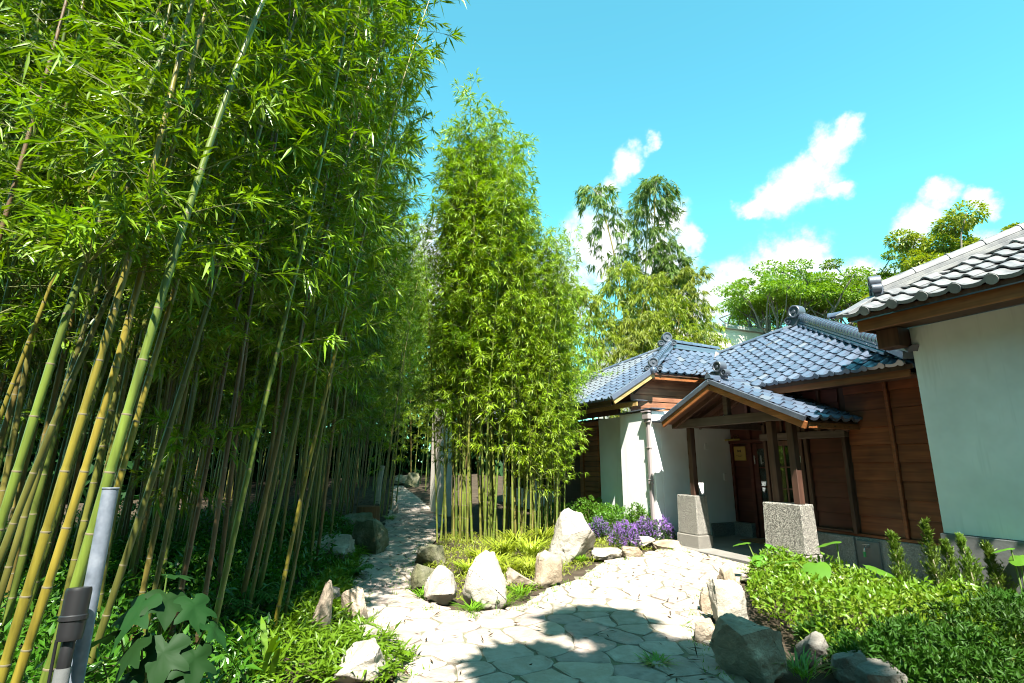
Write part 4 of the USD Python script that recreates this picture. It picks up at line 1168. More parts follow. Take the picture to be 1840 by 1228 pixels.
# slim stems in front of the white wall and the slatted panel
for q, (px, py, k, lab) in enumerate([(1009, 925, 2, 'slim bamboo stem in front of the dark boards left of the slatted panel'), (1043, 925, 0, 'slim bamboo stem before the left edge of the slatted panel'), (1054, 930, 1, 'slim bamboo stem before the middle of the slatted panel'),
                                     (1069, 935, 1, 'tallest slim bamboo stem where slatted panel and white wall meet'), (1079, 935, 0, 'slim bamboo stem before the shaded white wall'), (1123, 942, 2, 'single slim bamboo stem before the sunlit white wall')]):
    p = at(px, py)
    stand(slim[k], 'slim_bamboo', p - np.array([0, 0, .05]), lab, 'bamboo', None, (rg.normal(-.005, .008), rg.normal(0, .01)), rg.uniform(0, 6.28), 1.0)
# stems along the path further back
for q, (px, py) in enumerate([(686, 925), (694, 922), (702, 918), (680, 930), (712, 905), (672, 905), (745, 865), (755, 868), (765, 880), (775, 880)]):
    p = at(px, py)
    stand(clump[q % 6], 'path_bamboo', p - np.array([0, 0, .05]), 'light green bamboo stem at the left edge of the narrow path beyond the stump' if q < 6 else 'bamboo stem at the right edge of the narrow path before the grey wall end', 'bamboo', 'bamboo stems along the narrow path, left' if q < 6 else 'bamboo stems along the narrow path, right', (rg.normal(.05 if q < 6 else 0, .03), rg.normal(0, .02)), rg.uniform(0, 6.28), .9)

# ------------------------------------------------------------------ background
def along(px, py, y):
    r_ = ray(px, py)
    return r_ / r_[1] * y + np.array([0, 0, EYE])


for q, (px, top, y, k) in enumerate([(1140, 330, 21, 2), (1165, 345, 21.5, 2), (1185, 340, 22, 2), (1110, 480, 20, 0), (1140, 500, 19.5, 0), (1175, 470, 20, 1), (1205, 480, 21, 0), (1225, 470, 22, 2), (1255, 440, 22, 2), (1262, 470, 21.5, 2), (1290, 545, 22, 1),
                                    (1085, 530, 19, 1), (1065, 480, 18, 1), (1150, 560, 18.5, 0), (1195, 560, 19, 1), (1245, 590, 20, 0), (1100, 590, 18, 1), (1225, 540, 20, 0), (1275, 600, 21, 1), (1040, 520, 19, 0)]):
    p = along(px, 700, y)
    z0 = float(terrain(p[0], p[1]))
    tp_ = along(px, top, y)
    hk = (13 * .83, 11 * .84, 14 * .83)[k]
    sc = (tp_[2] - z0) / hk
    stand(weeping[k], 'weeping_bamboo', (p[0], p[1], z0), ['tall dark green feathery bamboo rising above the left wing roof', 'yellow green drooping bamboo behind the left wing roof'][0 if k == 2 else 1], 'bamboo', ['tall dark feathery bamboos behind the house', 'yellow green drooping bamboos behind the house'][0 if k == 2 else 1], (rg.normal(0, .03), rg.normal(0, .03)), rg.uniform(0, 6.28), min(sc, 1.1) if k != 2 else sc * .92, sc)


def limbs(p0, p1, r0, r1, rg_, wob=.06, n=6):
    s = np.linspace(0, 1, n)[:, None]
    c = np.asarray(p0) * (1 - s) + np.asarray(p1) * s
    L = np.linalg.norm(np.asarray(p1) - np.asarray(p0))
    c[1:-1] += rg_.normal(0, wob * L / 3, (n - 2, 3))
    return tube(c, np.linspace(r0, r1, n), 6, cap=False)


def crown_tree(name, label, cat, base, H, spread, seed, leafm, bark='bark', flat=False, group=None, n_limb=11, dens=1.0, lsz=.16, fork=.45):
    rg_ = np.random.default_rng(seed)
    t = thing(name, label, cat, base, group=group)
    wood_, P, D = [], [], []
    fk = H * fork
    top = np.array([rg_.normal(0, .2), rg_.normal(0, .2), fk])
    wood_.append(limbs((0, 0, -.2), top, .025 * H, .018 * H, rg_, .05))
    for i in range(n_limb):
        a = 2 * np.pi * (i + rg_.uniform(-.3, .3)) / n_limb
        rr_ = spread * rg_.uniform(.35, 1.0)
        hz = H * (rg_.uniform(.84, .97) - (.10 * (rr_ / spread) ** 2 if flat else .32 * (rr_ / spread) ** 1.5) - (0 if flat else rg_.uniform(0, .2)))
        e = np.array([math.cos(a) * rr_, math.sin(a) * rr_, hz])
        mid = top * .5 + e * .5 + np.array([0, 0, (-.04 if flat else .04) * H])
        wood_.append(limbs(top, mid, .013 * H, .008 * H, rg_))
        wood_.append(limbs(mid, e, .008 * H, .003 * H, rg_))
        for j in range(5):
            b = mid * (1 - .25 * j) + e * .25 * j
            q = b + np.array([rg_.normal(0, .22 * spread), rg_.normal(0, .22 * spread), rg_.uniform(.02, .10) * H if flat else rg_.normal(.02, .09) * H])
            if flat:
                q[2] = min(max(q[2], H * .82), H * .985)
            wood_.append(limbs(b, q, .004 * H, .0015 * H, rg_, n=4))
            sz = np.array([.17, .17, .045] if flat else [.25, .25, .16]) * spread * rg_.uniform(.7, 1.25)
            m = int(210 * dens)
            off = unit(rg_.normal(0, 1, (m, 3))) * rg_.uniform(.35, 1.0, (m, 1)) ** .6 * sz
            P.append(q + off)
            D.append(unit(off / sz) + rg_.normal(0, .5, (m, 3)) + np.array([0, 0, .1 if flat else -.35]))
    part(t, 'trunk', join(wood_), bark, True)
    P, D = np.vstack(P), np.vstack(D)
    part(t, 'crown', leaves(P, D, lsz * rg_.uniform(.6, 1.3, len(P)), lsz * .5 * rg_.uniform(.7, 1.2, len(P)), rg_, droop=.2), leafm, kind='stuff')
    return t


for q, (px, top, y, spx, lab) in enumerate([(1415, 497, 36, 135, 'left one of two flat topped umbrella trees behind the main roof'), (1545, 482, 38, 120, 'right one of two flat topped umbrella trees behind the main roof')]):
    b = along(px, 640, y)
    tp_ = along(px, top, y)
    z0 = float(terrain(b[0], b[1]))
    crown_tree('umbrella_tree', lab, 'tree', (b[0], b[1], z0), tp_[2] - z0, spx * y / FPX * 1.15, 400 + q, 'leaf_tree', flat=True, n_limb=17, dens=1.7, lsz=.21, fork=.5)
b = along(1730, 640, 30)
crown_tree('broadleaf_tree', 'olive green broadleaved tree showing above the hip ridge of the white house', 'tree', (b[0], b[1], 0), along(1700, 370, 30)[2], 3.5, 420, 'leaf_tree_olive', n_limb=26, dens=2.6, lsz=.24, fork=.55)
b = along(1320, 640, 24)
crown_tree('small_tree', 'small thin leaved tree in front of the pale building between the two roofs', 'tree', (b[0], b[1], 0), along(1320, 585, 24)[2], 2.0, 430, 'leaf_tree_olive', n_limb=9, dens=.7, lsz=.2, fork=.6)

# pale modern building behind
bp = along(1262, 640, 34)
ob = thing('office_building', 'pale flat roofed building with a strip of blue windows behind the bamboo', 'building', (bp[0], bp[1], 0), math.radians(24))
zt = along(1262, 578, 34)[2]
part(ob, 'wall', box(-3, 22, 0, 8, -1, zt - .25, .02), 'far_plaster')
part(ob, 'parapet', box(-3.2, 22.2, -.25, 8.2, zt - .248, zt, .02), 'cement')
part(ob, 'canopy', box(-3, 6.5, -.6, -.003, zt - 2.35, zt - 2.15, .02), 'cement')
for k in range(7):
    part(ob, 'window', box(-2.9 + k * 1.32, -2.9 + k * 1.32 + 1.24, -.05, -.004, zt - 3.9, zt - 2.4, .01), 'teal_glass')

# thicket closing the view behind the grove
rgt = np.random.default_rng(55)
n = 34000
ang = np.where(rgt.random(n) < .78, rgt.uniform(-1.02, -.20, n), rgt.uniform(-.2, .12, n))
dist = rgt.uniform(27, 34, n)
dist = np.where(ang < -.5, dist * .8, dist)
X = np.sin(ang) * dist
Y = np.cos(ang) * dist
top = 11.5 - 6.3 * np.clip((ang + .22) / .12, 0, 1) + 1.5 * meshkit.noise(np.c_[ang * 18, dist * .3, 0 * ang])
Z = terrain(X, Y) + rgt.random(n) ** 1.25 * top
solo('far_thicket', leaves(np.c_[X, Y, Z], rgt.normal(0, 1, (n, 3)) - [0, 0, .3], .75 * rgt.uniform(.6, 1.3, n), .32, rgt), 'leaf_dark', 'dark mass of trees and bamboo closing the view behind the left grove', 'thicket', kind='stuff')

# ------------------------------------------------------------------ rocks
def rock(px, py, wpx, hpx, mat_, label, seed, depth=.8, point=.0, lean=0.0, sink=.18, flat=0.0, cat='rock', cuts=7, rough=1.0):
    """an angular boulder whose foot is seen at (px, py)"""
    rg_ = np.random.default_rng(seed)
    c = at(px, py)
    s = pxm(c)
    w_, h_ = wpx * s, hpx * s
    q = unit(rg_.normal(0, 1, (26 if cuts < 5 else 15, 3)))
    q = np.sign(q) * np.abs(q) ** .62                # towards a block
    q *= rg_.uniform(.82, 1.0, (len(q), 1))
    m = trimesh.convex.convex_hull(q)
    v, f = trimesh.remesh.subdivide_to_size(m.vertices, m.faces, .17)
    m = trimesh.Trimesh(v, f)
    m.merge_vertices()
    trimesh.smoothing.filter_taubin(m, iterations=6 if cuts < 5 else 2)
    v = np.array(m.vertices)
    n_ = meshkit.fbm(v * 1.7 + seed * 3.1, 4, seed) - .5
    rid = np.abs(meshkit.fbm(v * 3.3 + seed * 1.3, 4, seed + 5) - .5)
    n2_ = meshkit.fbm(v * 7 + seed, 4, seed + 9) - .5
    v *= (1 + rough * (.30 * n_ - .30 * (.12 - rid).clip(0) + .10 * n2_))[:, None]
    v -= (v.max(0) + v.min(0)) / 2
    v /= (v.max(0) - v.min(0)) / 2
    z = (v[:, 2] + 1) / 2
    if point:
        v[:, :2] *= (1 - point * z ** 1.3)[:, None]
    v[:, 0] += lean * z
    full = h_ * (1 + sink)
    v = v * np.array([w_ / 2, w_ / 2 * depth, full / 2])
    v[:, 2] += full / 2 - h_ * sink
    off = np.array([0, w_ / 2 * depth * .8, 0])
    return solo_at('rock', (v, np.array(m.faces)), c + off, mat_, label, cat)


def solo_at(name, mesh, loc, mat_, label, cat, smooth=38, group=None):
    m = usdkit.mesh(stage, numbered('/World/' + name), mesh, M[mat_], smooth=smooth)
    m.AddTranslateOp().Set(tuple(float(v) for v in loc))
    tag(m, label, cat, group)
    return m.GetPrim()


rock(870, 1092, 92, 92, 'rock_pale', 'broad pale boulder with grey lower face at the front corner of the bamboo bed', 51, .8, .42, sink=.12, cuts=3)
rock(788, 1086, 68, 60, 'rock_pale', 'rounded pale boulder left of the broad one at the bed corner', 52, .9, .32, cuts=3)
rock(1037, 1010, 104, 90, 'rock_pale', 'tall pointed white boulder between striped grass and purple flowers', 3, .7, .52, -.12, sink=.1)
rock(986, 1052, 58, 56, 'rock_tan', 'tan tilted boulder in front of the pointed white one', 54, .8, .25, .12, cuts=3)
rock(757, 1062, 52, 44, 'rock_moss', 'small mossy rock at the left end of the bed corner', 5, .8, .2)
rock(770, 1018, 62, 34, 'rock_moss', 'low grey green rock at the foot of the bamboo clump beside the path', 6, .6, .3)
rock(937, 1056, 62, 30, 'rock_gray', 'low flat grey rock between the broad boulder and the tan one', 7, .8, .1)
rock(1095, 1006, 62, 18, 'rock_pale', 'flat edging stone right of the pointed boulder', 8, .7, 0)
rock(1138, 1004, 50, 20, 'rock_tan', 'flat edging stone in front of the purple flowers', 9, .7, 0)
rock(1160, 985, 44, 18, 'rock_pale', 'small pale edging stone below the purple flowers', 10, .7, 0)
rock(1205, 988, 56, 14, 'rock_tan', 'flat tan edging stone by the foot of the white wall', 11, .7, 0)
rock(571, 1138, 36, 86, 'rock_gray', 'upright oval grey stone in the grass left of the path', 12, .9, .25, .15, cuts=3)
rock(595, 1100, 34, 44, 'rock_dark', 'small dark rock behind the upright oval stone', 13, .8, .2)
rock(632, 1118, 58, 56, 'rock_gray', 'speckled grey rock leaning at the left edge of the path', 14, .8, .35, -.2)
rock(588, 1012, 76, 44, 'rock_gray', 'lichen covered rounded rock at the edge of the grove', 15, .8, .1)
rock(650, 1000, 84, 62, 'rock_moss', 'large dark mossy boulder in front of the tree stump', 16, .8, .15)
rock(632, 965, 70, 40, 'rock_moss', 'dark mossy rock behind the large mossy boulder', 17, .8, .1)
rock(650, 1165, 70, 34, 'rock_pale', 'pale flat rock at the grassy left edge of the path', 18, .8, .05)
rock(640, 1226, 100, 66, 'rock_pale', 'large pale flat topped rock at the bottom of the left grass', 19, .9, .1)
rock(709, 925, 14, 24, 'rock_pale', 'small white stone beside the narrow path near the stump', 20, .8, .3)
rock(1322, 1130, 72, 80, 'rock_pale', 'upright angular pale rock at the tip of the green bed', 21, .7, .2, -.1)
rock(1275, 1103, 32, 44, 'rock_tan', 'brown angular rock left of the upright pale one', 22, .7, .3)
rock(1314, 1050, 38, 30, 'rock_tan', 'tan rounded rock at the far tip of the green bed', 23, .8, .2)
rock(1272, 1156, 46, 40, 'rock_gray', 'low grey rock half sunk in the paving by the green bed', 24, .8, .2)
rock(1367, 1226, 140, 98, 'rock_gray', 'largest angular grey rock in front of the green bed', 41, .75, .08, sink=.1)
rock(1476, 1196, 60, 50, 'rock_dark', 'dark rock in the shade right of the largest grey rock', 26, .8, .1)
rock(1545, 1236, 66, 56, 'rock_dark', 'smooth dark rounded rock at the bottom picture edge', 27, .9, .1, cuts=3)
rock(1598, 1250, 84, 46, 'rock_dark', 'low dark rock with a pale patch at the bottom picture edge', 28, .9, .05, cuts=3)
rock(722, 870, 40, 16, 'rock_tan', 'sunlit low rock at the far end of the path', 29, .9, .1)
rock(738, 874, 30, 24, 'rock_moss', 'mossy rock at the far end of the path', 30, .9, .1)

# ------------------------------------------------------------------ beds and plants
def mound_points(n, rg_, outline, hmax, shape=.5, under=.35):
    """points filling a low mound over a ground outline: (xyz, height share)"""
    x0, y0, x1, y1 = outline.bounds
    pr = prep(outline)
    out = []
    while len(out) < n:
        x, y = rg_.uniform(x0, x1), rg_.uniform(y0, y1)
        pt = Point(x, y)
        if pr.contains(pt):
            e = min(1.0, outline.exterior.distance(pt) / shape) if len(out) % 1 == 0 else 1
            h = hmax * (.30 + .70 * math.sqrt(e)) * (.45 + 1.1 * meshkit.noise(np.array([[x * 2.6, y * 2.6, 3.0]]))[0])
            out.append((x, y, h * (1 - under * rg_.random() ** 2)))
    p = np.array(out)
    p[:, 2] += terrain(p[:, 0], p[:, 1]) - .02
    return p


def poly_px(pts):
    return Polygon([tuple(at(*p)[:2]) for p in pts]).buffer(0)


rgp = np.random.default_rng(77)
bed = poly_px([(1350, 1035), (1400, 1030), (1480, 1052), (1600, 1085), (1720, 1105), (1840, 1120), (1840, 1226), (1640, 1226), (1560, 1210), (1470, 1190), (1420, 1150), (1365, 1120), (1345, 1080)])
P = mound_points(17000, rgp, bed, .30)
P2 = mound_points(3800, rgp, bed, .36)
solo('bed_weeds', leaves(P2, rgp.normal(0, .6, (len(P2), 3)) + [0, 0, .8], rgp.uniform(.05, .10, len(P2)), rgp.uniform(.015, .04, len(P2)), rgp, droop=.25), 'leaf_grass', 'taller mixed weeds sprouting through the ground cover of the right bed', 'weeds', kind='stuff')
solo('ground_cover', leaves(P, rgp.normal(0, .7, (len(P), 3)) + [0, 0, .55], rgp.choice([.022, .03, .042, .06], len(P)) * rgp.uniform(.8, 1.2, len(P)), rgp.uniform(.014, .03, len(P)), rgp, droop=.1), 'leaf_cover', 'bright yellow green small leaved ground cover filling the right bed', 'ground cover', kind='stuff')


def whorl_shrub(name, label, cat, c, rx, ry, h, n, leafm, L, W, seed, up=.5, per=6, flowers=0, stems=True, fl_mat='petal_red', group=None, shell=.45):
    rg_ = np.random.default_rng(seed)
    t = thing(name, label, cat, c, group=group)
    d = unit(rg_.normal(0, 1, (n, 3)))
    d[:, 2] = np.abs(d[:, 2])
    rr_ = (1 - shell * rg_.random(n) ** 1.6)
    lump = .8 + .45 * meshkit.noise(d * 3.2 + seed)
    q = d * np.array([rx, ry, h]) * (rr_ * lump)[:, None]
    P = np.repeat(q, per, 0) + rg_.normal(0, L * .12, (n * per, 3))
    D = np.repeat(d, per, 0) * .5 + rg_.normal(0, .75, (n * per, 3)) + UP * up
    part(t, 'foliage', leaves(P, D, L * rg_.uniform(.7, 1.2, len(P)), W * rg_.uniform(.8, 1.2, len(P)), rg_, droop=.12), leafm, kind='stuff')
    if stems:
        part(t, 'stems', join([tube([(0, 0, -.05), q_ * .5 + [0, 0, .02], q_ * .95], [.008, .006, .003], 4, cap=False) for q_ in q[::max(1, n // 26)]]), 'twig')
    if flowers:
        k = rg_.choice(np.nonzero(rr_ > .8)[0], flowers, replace=False)
        P = np.repeat(q[k] * 1.04, 6, 0)
        part(t, 'flowers', leaves(P, rg_.normal(0, 1, P.shape) + UP * .4, .035, .022, rg_, droop=0), fl_mat, kind='stuff')
    return t


for q, (px, py, r_, h, lab, fl) in enumerate([(1800, 1195, .60, .42, 'dense dark green shrub in the bottom right corner', 2), (1690, 1222, .52, .34, 'dense dark shrub with red flower heads left of the corner shrub', 3), (1600, 1215, .36, .26, 'low dark narrow leaved shrub beside the smooth dark rock', 1),
                                              (1850, 1140, .45, .34, 'dark shrub at the right picture edge below the cypresses', 1), (1490, 1170, .22, .20, 'small brownish green shrub behind the dark rocks', 0)]):
    whorl_shrub('shrub', lab, 'shrub', at(px, py), r_, r_ * .9, h, int(900 * r_ / .5), 'leaf_azalea', .065, .016, 500 + q, .6, 7, fl)

# cypress saplings
def cypress(px, py, tpx, tpy, label, seed):
    rg_ = np.random.default_rng(seed)
    c = at(px, py)
    s = pxm(c)
    h = (py - tpy) * s * 1.02
    t = thing('cypress', label, 'cypress sapling', c)
    lean = (tpx - px) * s / h
    part(t, 'trunk', tube([(0, 0, -.05), (lean * h * .5, 0, h * .5), (lean * h, 0, h * .97)], [.014, .009, .003], 6), 'bark_pale')
    P, D = [], []
    for k in range(120):
        z = h * rg_.uniform(.04, .98)
        a = rg_.uniform(0, 6.28)
        ln = (.15 * h * (1 - (z / h) ** .9) + .02) * rg_.uniform(.6, 1.25)
        o = np.array([math.cos(a), math.sin(a), 0])
        s_ = rg_.uniform(0, 1, 16) ** .7
        b = np.array([lean * z, 0, z]) + np.outer(s_ * ln, o) + np.outer(s_ ** 1.2 * ln * 1.7, UP)
        P.append(b)
        D.append(o * .5 + UP * 1.1 + rg_.normal(0, .45, (16, 3)))
    P, D = np.vstack(P), np.vstack(D)
    part(t, 'foliage', leaves(P, D, rg_.uniform(.03, .06, len(P)), rg_.uniform(.008, .014, len(P)), rg_, droop=0), 'leaf_cypress', kind='stuff')


for a in [(1632, 1085, 1619, 968, 'leftmost of the small cypress saplings before the grey plinth', 1), (1697, 1095, 1686, 950, 'tallest cypress sapling, second from the left', 2), (1724, 1095, 1718, 985, 'slim cypress sapling third from the left', 3),
          (1765, 1098, 1748, 975, 'cypress sapling fourth from the left before the grey plinth', 4), (1812, 1102, 1793, 990, 'rightmost small cypress sapling', 5)]:
    cypress(*a)


def heart_leaf(L, W, cup=.12):
    """a large heart shaped blade lying along +x from its stalk"""
    n = 18
    a = np.linspace(0, 2 * np.pi, n, endpoint=False)
    r_ = 1 - .32 * np.exp(-((np.abs(a - np.pi)) / .42) ** 2) + .06 * np.cos(a)
    x = r_ * np.cos(a) * L * .55 + L * .28
    y = r_ * np.sin(a) * W * .55
    z = -cup * ((x - L * .28) ** 2 + y ** 2) / L + .02 * np.sin(5 * a) * L
    mid = np.c_[x * .5 + L * .1, y * .5, z * .25 + .012]
    v = np.vstack([np.c_[x, y, z], mid, [[L * .12, 0, 0]]])
    k = np.arange(n)
    f = np.vstack([np.stack([k, (k + 1) % n, n + (k + 1) % n], 1), np.stack([k, n + (k + 1) % n, n + k], 1), np.stack([n + k, n + (k + 1) % n, np.full(n, 2 * n)], 1)])
    return v, f


def place_leaf(m, p, direction, tilt, roll=0.0):
    v, f = m
    cr, sr = math.cos(roll), math.sin(roll)
    v = v @ np.array([[1, 0, 0], [0, cr, -sr], [0, sr, cr]]).T
    ct, st = math.cos(tilt), math.sin(tilt)
    v = v @ np.array([[ct, 0, st], [0, 1, 0], [-st, 0, ct]]).T
    cd, sd = math.cos(direction), math.sin(direction)
    return v @ np.array([[cd, -sd, 0], [sd, cd, 0], [0, 0, 1]]).T + p, f


def taro(label, c, stalks):
    t = thing('taro_plant', label, 'taro plant', c)
    for (dx, dy, z, L, dr, tl) in stalks:
        part(t, 'stalk', tube([(dx * .2, dy * .2, 0), (dx * .6, dy * .6, z * .6), (dx, dy, z)], [.010, .008, .006], 6), 'stem_green', True)
        part(t, 'leaf', place_leaf(heart_leaf(L, L * .8), np.array([dx, dy, z]), dr, tl, .15), 'leaf_taro', True)


taro('tall taro plant with one leaf raised on a long stalk in the right bed', at(1518, 1090), [(.03, .05, .62, .27, 2.9, .25), (-.22, .05, .40, .34, -2.2, .55), (-.40, .12, .42, .26, 2.7, .2)])
taro('small taro plant at the far tip of the right bed', at(1375, 1050), [(-.12, .1, .46, .22, 2.8, .2), (.10, .08, .44, .2, -.4, .4), (-.08, -.1, .34, .22, -2.0, .5)])
taro('taro plant with one low leaf before the dark plinth', at(1560, 1085), [(.05, .0, .36, .3, -.2, .3), (-.1, .08, .30, .22, 1.8, .3)])
taro('taro leaves at the right picture edge', at(1850, 1110), [(-.05, .0, .62, .2, 2.6, .3), (.05, .03, .55, .2, -2.4, .4)])

# hedge shrubs and flowers in front of the left wing
for q, (px, py, r_, h, lab) in enumerate([(1000, 945, .55, .50, 'bright green shrub under the dark window left of the slatted panel'), (1060, 950, .60, .58, 'bright green shrub under the slatted panel'), (1105, 962, .48, .56, 'bright green shrub before the shaded white wall'),
                                          (1150, 966, .26, .62, 'loose leafy shrub before the sunlit white wall'), (1180, 968, .22, .52, 'loose leafy shrub beside the grey rain pipe')]):
    whorl_shrub('hedge_shrub', lab, 'shrub', at(px, py), r_, r_ * .8, h, int(1500 * r_), 'leaf_hedge', .055, .024, 540 + q, .45, 5)


def flower_clump(px, py, wpx, hpx, label, seed):
    rg_ = np.random.default_rng(seed)
    c = at(px, py)
    s = pxm(c)
    rx, h = wpx * s / 2, hpx * s
    t = whorl_shrub('purple_flowers', label, 'flowers', c, rx, rx * .8, h * .75, 300, 'leaf_shrub', .05, .016, seed, .5, 5, 0, False)
    P = []
    for k in range(int(230 * rx / .3)):
        d = unit(rg_.normal(0, 1, 3))
        d[2] = abs(d[2])
        b = d * np.array([rx, rx * .8, h * .8]) * rg_.uniform(.75, 1.02)
        for j in range(9):
            P.append(b + rg_.normal(0, .012, 3) + UP * rg_.uniform(0, .09))
    P = np.array(P)
    part(t, 'flowers', leaves(P, rg_.normal(0, 1, P.shape) + UP * .2, .022, .015, rg_, droop=0), 'petal_purple', kind='stuff')


flower_clump(1076, 968, 46, 40, 'small purple flower clump right behind the pointed white boulder', 601)
flower_clump(1124, 985, 62, 52, 'large purple flower clump nearest the paving', 602)
flower_clump(1158, 974, 50, 46, 'purple flower clump in the middle of the row before the white wall', 603)
flower_clump(1190, 972, 50, 44, 'purple flower clump at the foot of the rain pipe', 604)


def tuft(name, label, cat, c, r_, h, n, leafm, W, seed, arch=.55, group=None):
    rg_ = np.random.default_rng(seed)
    v, f, k0 = [], [], 0
    for i in range(n):
        a = rg_.uniform(0, 6.28)
        o = np.array([math.cos(a), math.sin(a), 0])
        s_ = np.array([-o[1], o[0], 0])
        L = rg_.uniform(.6, 1.15)
        b = o * r_ * .25 * rg_.random() + np.array([rg_.normal(0, r_ * .15), rg_.normal(0, r_ * .15), 0])
        t_ = np.array([0, .4, .75, 1.0])
        hz = h * L * (t_ * 1.5 - arch * t_ ** 2 * 1.5)
        cpt = b + np.outer(t_ * r_ * L, o) + np.outer(hz, UP)
        w_ = W * np.array([.6, 1, .8, .05])[:, None] / 2
        v.append(np.vstack([cpt + s_ * w_, cpt - s_ * w_]))
        q = np.array([[0, 1, 5], [0, 5, 4], [1, 2, 6], [1, 6, 5], [2, 3, 7], [2, 7, 6]])
        f.append(q + k0)
        k0 += 8
    m = (np.vstack(v), np.vstack(f))
    return solo_at(name, m, c, leafm, label, cat, False, group)


for q, (px, py, r_, h) in enumerate([(862, 1010, .26, .24), (905, 1000, .34, .34), (930, 985, .36, .38), (885, 1025, .28, .26), (955, 1000, .34, .34), (975, 975, .34, .38), (915, 1035, .26, .24), (1000, 960, .3, .34), (948, 1030, .26, .24), (842, 1030, .22, .2)]):
    tuft('striped_grass', 'arching yellow green striped grass tuft at the foot of the bamboo clump', 'grass tuft', at(px, py), r_, h, 95, 'leaf_striped', .020, 620 + q, group='striped grass tufts round the bamboo clump')
for q, (px, py, r_, h, lab) in enumerate([(905, 1088, .20, .12, 'green grass tuft at the right foot of the broad pale boulder'), (935, 1070, .2, .14, 'green grass tuft between the broad boulder and the flat grey rock'), (845, 1098, .18, .10, 'grass tuft between the two pale boulders'), (1045, 1010, .12, .12, 'small grass tuft in front of the pointed white boulder'),
                                          (1180, 1195, .14, .06, 'tiny grass tuft growing out of the paving joints'), (760, 1075, .16, .12, 'grass tuft beside the small mossy rock'), (700, 935, .25, .16, 'sunlit grass at the narrow path left of the small white stone'), (678, 960, .25, .12, 'grass patch below the tree stump'), (1445, 1215, .22, .16, 'grass blades right of the largest grey rock'), (1310, 1140, .12, .08, 'dry grass tuft at the foot of the upright pale rock'),
                                          (1130, 1000, .14, .1, 'small green tuft before the purple flowers'), (870, 1050, .25, .16, 'pale dry grass behind the broad pale boulder')]):
    tuft('grass_tuft', lab, 'grass tuft', at(px, py), r_, h, 70, 'leaf_grass' if 'dry' not in lab else 'leaf_striped', .010, 640 + q)
rgl = np.random.default_rng(91)
isl = poly_px([(765, 1000), (745, 1050), (800, 1080), (900, 1085), (1000, 1040), (1080, 1005), (1200, 980), (1180, 960), (1050, 950), (900, 960), (800, 960)])
P = mound_points(12000, rgl, isl, .07, .3, .9)
solo('low_weeds', leaves(P, rgl.normal(0, 1, (len(P), 3)) + [0, 0, .5], rgl.uniform(.04, .09, len(P)), rgl.uniform(.008, .016, len(P)), rgl), 'leaf_striped', 'low pale weeds and grass between the stones of the bamboo bed', 'weeds', kind='stuff')
lit = Polygon([(-9, 3.2), (-1.6, 4.2), (-2.1, 8), (-3.2, 14), (-4.2, 22), (-12, 24), (-12, 5)])
P = mound_points(9000, rgl, lit, .02, .3, .9)
P[:, 2] += .035
solo('leaf_litter', leaves(P, rgl.normal(0, 1, (len(P), 3)) * [1, 1, .15], rgl.uniform(.07, .15, len(P)), rgl.uniform(.012, .022, len(P)), rgl, droop=0), 'leaf_dry', 'brown fallen bamboo leaves on the soil under the grove', 'leaf litter', kind='stuff')
n = 420
cand = np.c_[rgl.uniform(-4.5, 4.8, 9000), rgl.uniform(3.5, 14, 9000)]
cand = cand[[path_poly.contains(Point(*q)) for q in cand]][:n]
near = np.array([path_poly.exterior.distance(Point(*q)) for q in cand])
cand = cand[(near < .5) | (rgl.random(len(cand)) < .35)]
P = np.c_[cand, terrain(cand[:, 0], cand[:, 1]) + .030]
solo('fallen_leaves', leaves(P, rgl.normal(0, 1, (len(P), 3)) * [1, 1, .12], rgl.uniform(.05, .12, len(P)), rgl.uniform(.010, .018, len(P)), rgl, droop=-.05), 'leaf_dry', 'scattered dry bamboo leaves lying on the flagstones', 'fallen leaves', kind='stuff')
jt = np.array([q for q in rgl.uniform([-2.5, 3.6], [3.5, 10], (2600, 2)) if path_poly.contains(Point(*q)) and path_poly.exterior.distance(Point(*q)) < .22])
P = np.repeat(np.c_[jt, terrain(jt[:, 0], jt[:, 1]) + .005], 9, 0) + rgl.normal(0, .02, (len(jt) * 9, 3)) * [1, 1, .1]
solo('joint_grass', leaves(P, rgl.normal(0, .7, (len(P), 3)) + [0, 0, .8], rgl.uniform(.03, .08, len(P)), .007, rgl, droop=.2), 'leaf_grass', 'short grass creeping over the rim of the paving', 'grass', kind='stuff')
# joints of the paving: little weeds along the path edges
# ---- dwarf bamboo and weeds on the left bank
bank = poly_px([(400, 1226), (430, 1160), (520, 1095), (600, 1020), (650, 960), (672, 968), (640, 1030), (625, 1075), (640, 1120), (690, 1150), (738, 1180), (735, 1226)])
P = mound_points(900, rgl, bank, .16, .35, .9)
Ps, Ds = [], []
for p in P:
    k = int(rgl.integers(7, 13))
    a = rgl.uniform(0, 6.28)
    Ps.append(p + rgl.normal(0, .02, (k, 3)))
    Ds.append(np.c_[rgl.normal(0, .8, k), rgl.normal(0, .8, k), rgl.uniform(-.1, 1.0, k)])
Ps, Ds = np.vstack(Ps), np.vstack(Ds)
solo('dwarf_bamboo', leaves(Ps, Ds, rgl.uniform(.07, .17, len(Ps)), rgl.uniform(.014, .026, len(Ps)), rgl, droop=.3), 'leaf_grass', 'bright green broad bladed dwarf bamboo and weeds along the left edge of the path', 'ground cover', kind='stuff')
under = poly_px([(60, 1226), (180, 1000), (330, 985), (470, 1000), (600, 950), (640, 965), (590, 1030), (520, 1095), (430, 1160), (400, 1226)]).union(Polygon([(-4.4, 2.6), (-1.6, 2.6), (-1.7, 4.2), (-3.2, 6.5), (-6.5, 7.5), (-5.6, 4.6)])).buffer(.02)
P = mound_points(4300, rgl, under, .34, .3, .85)
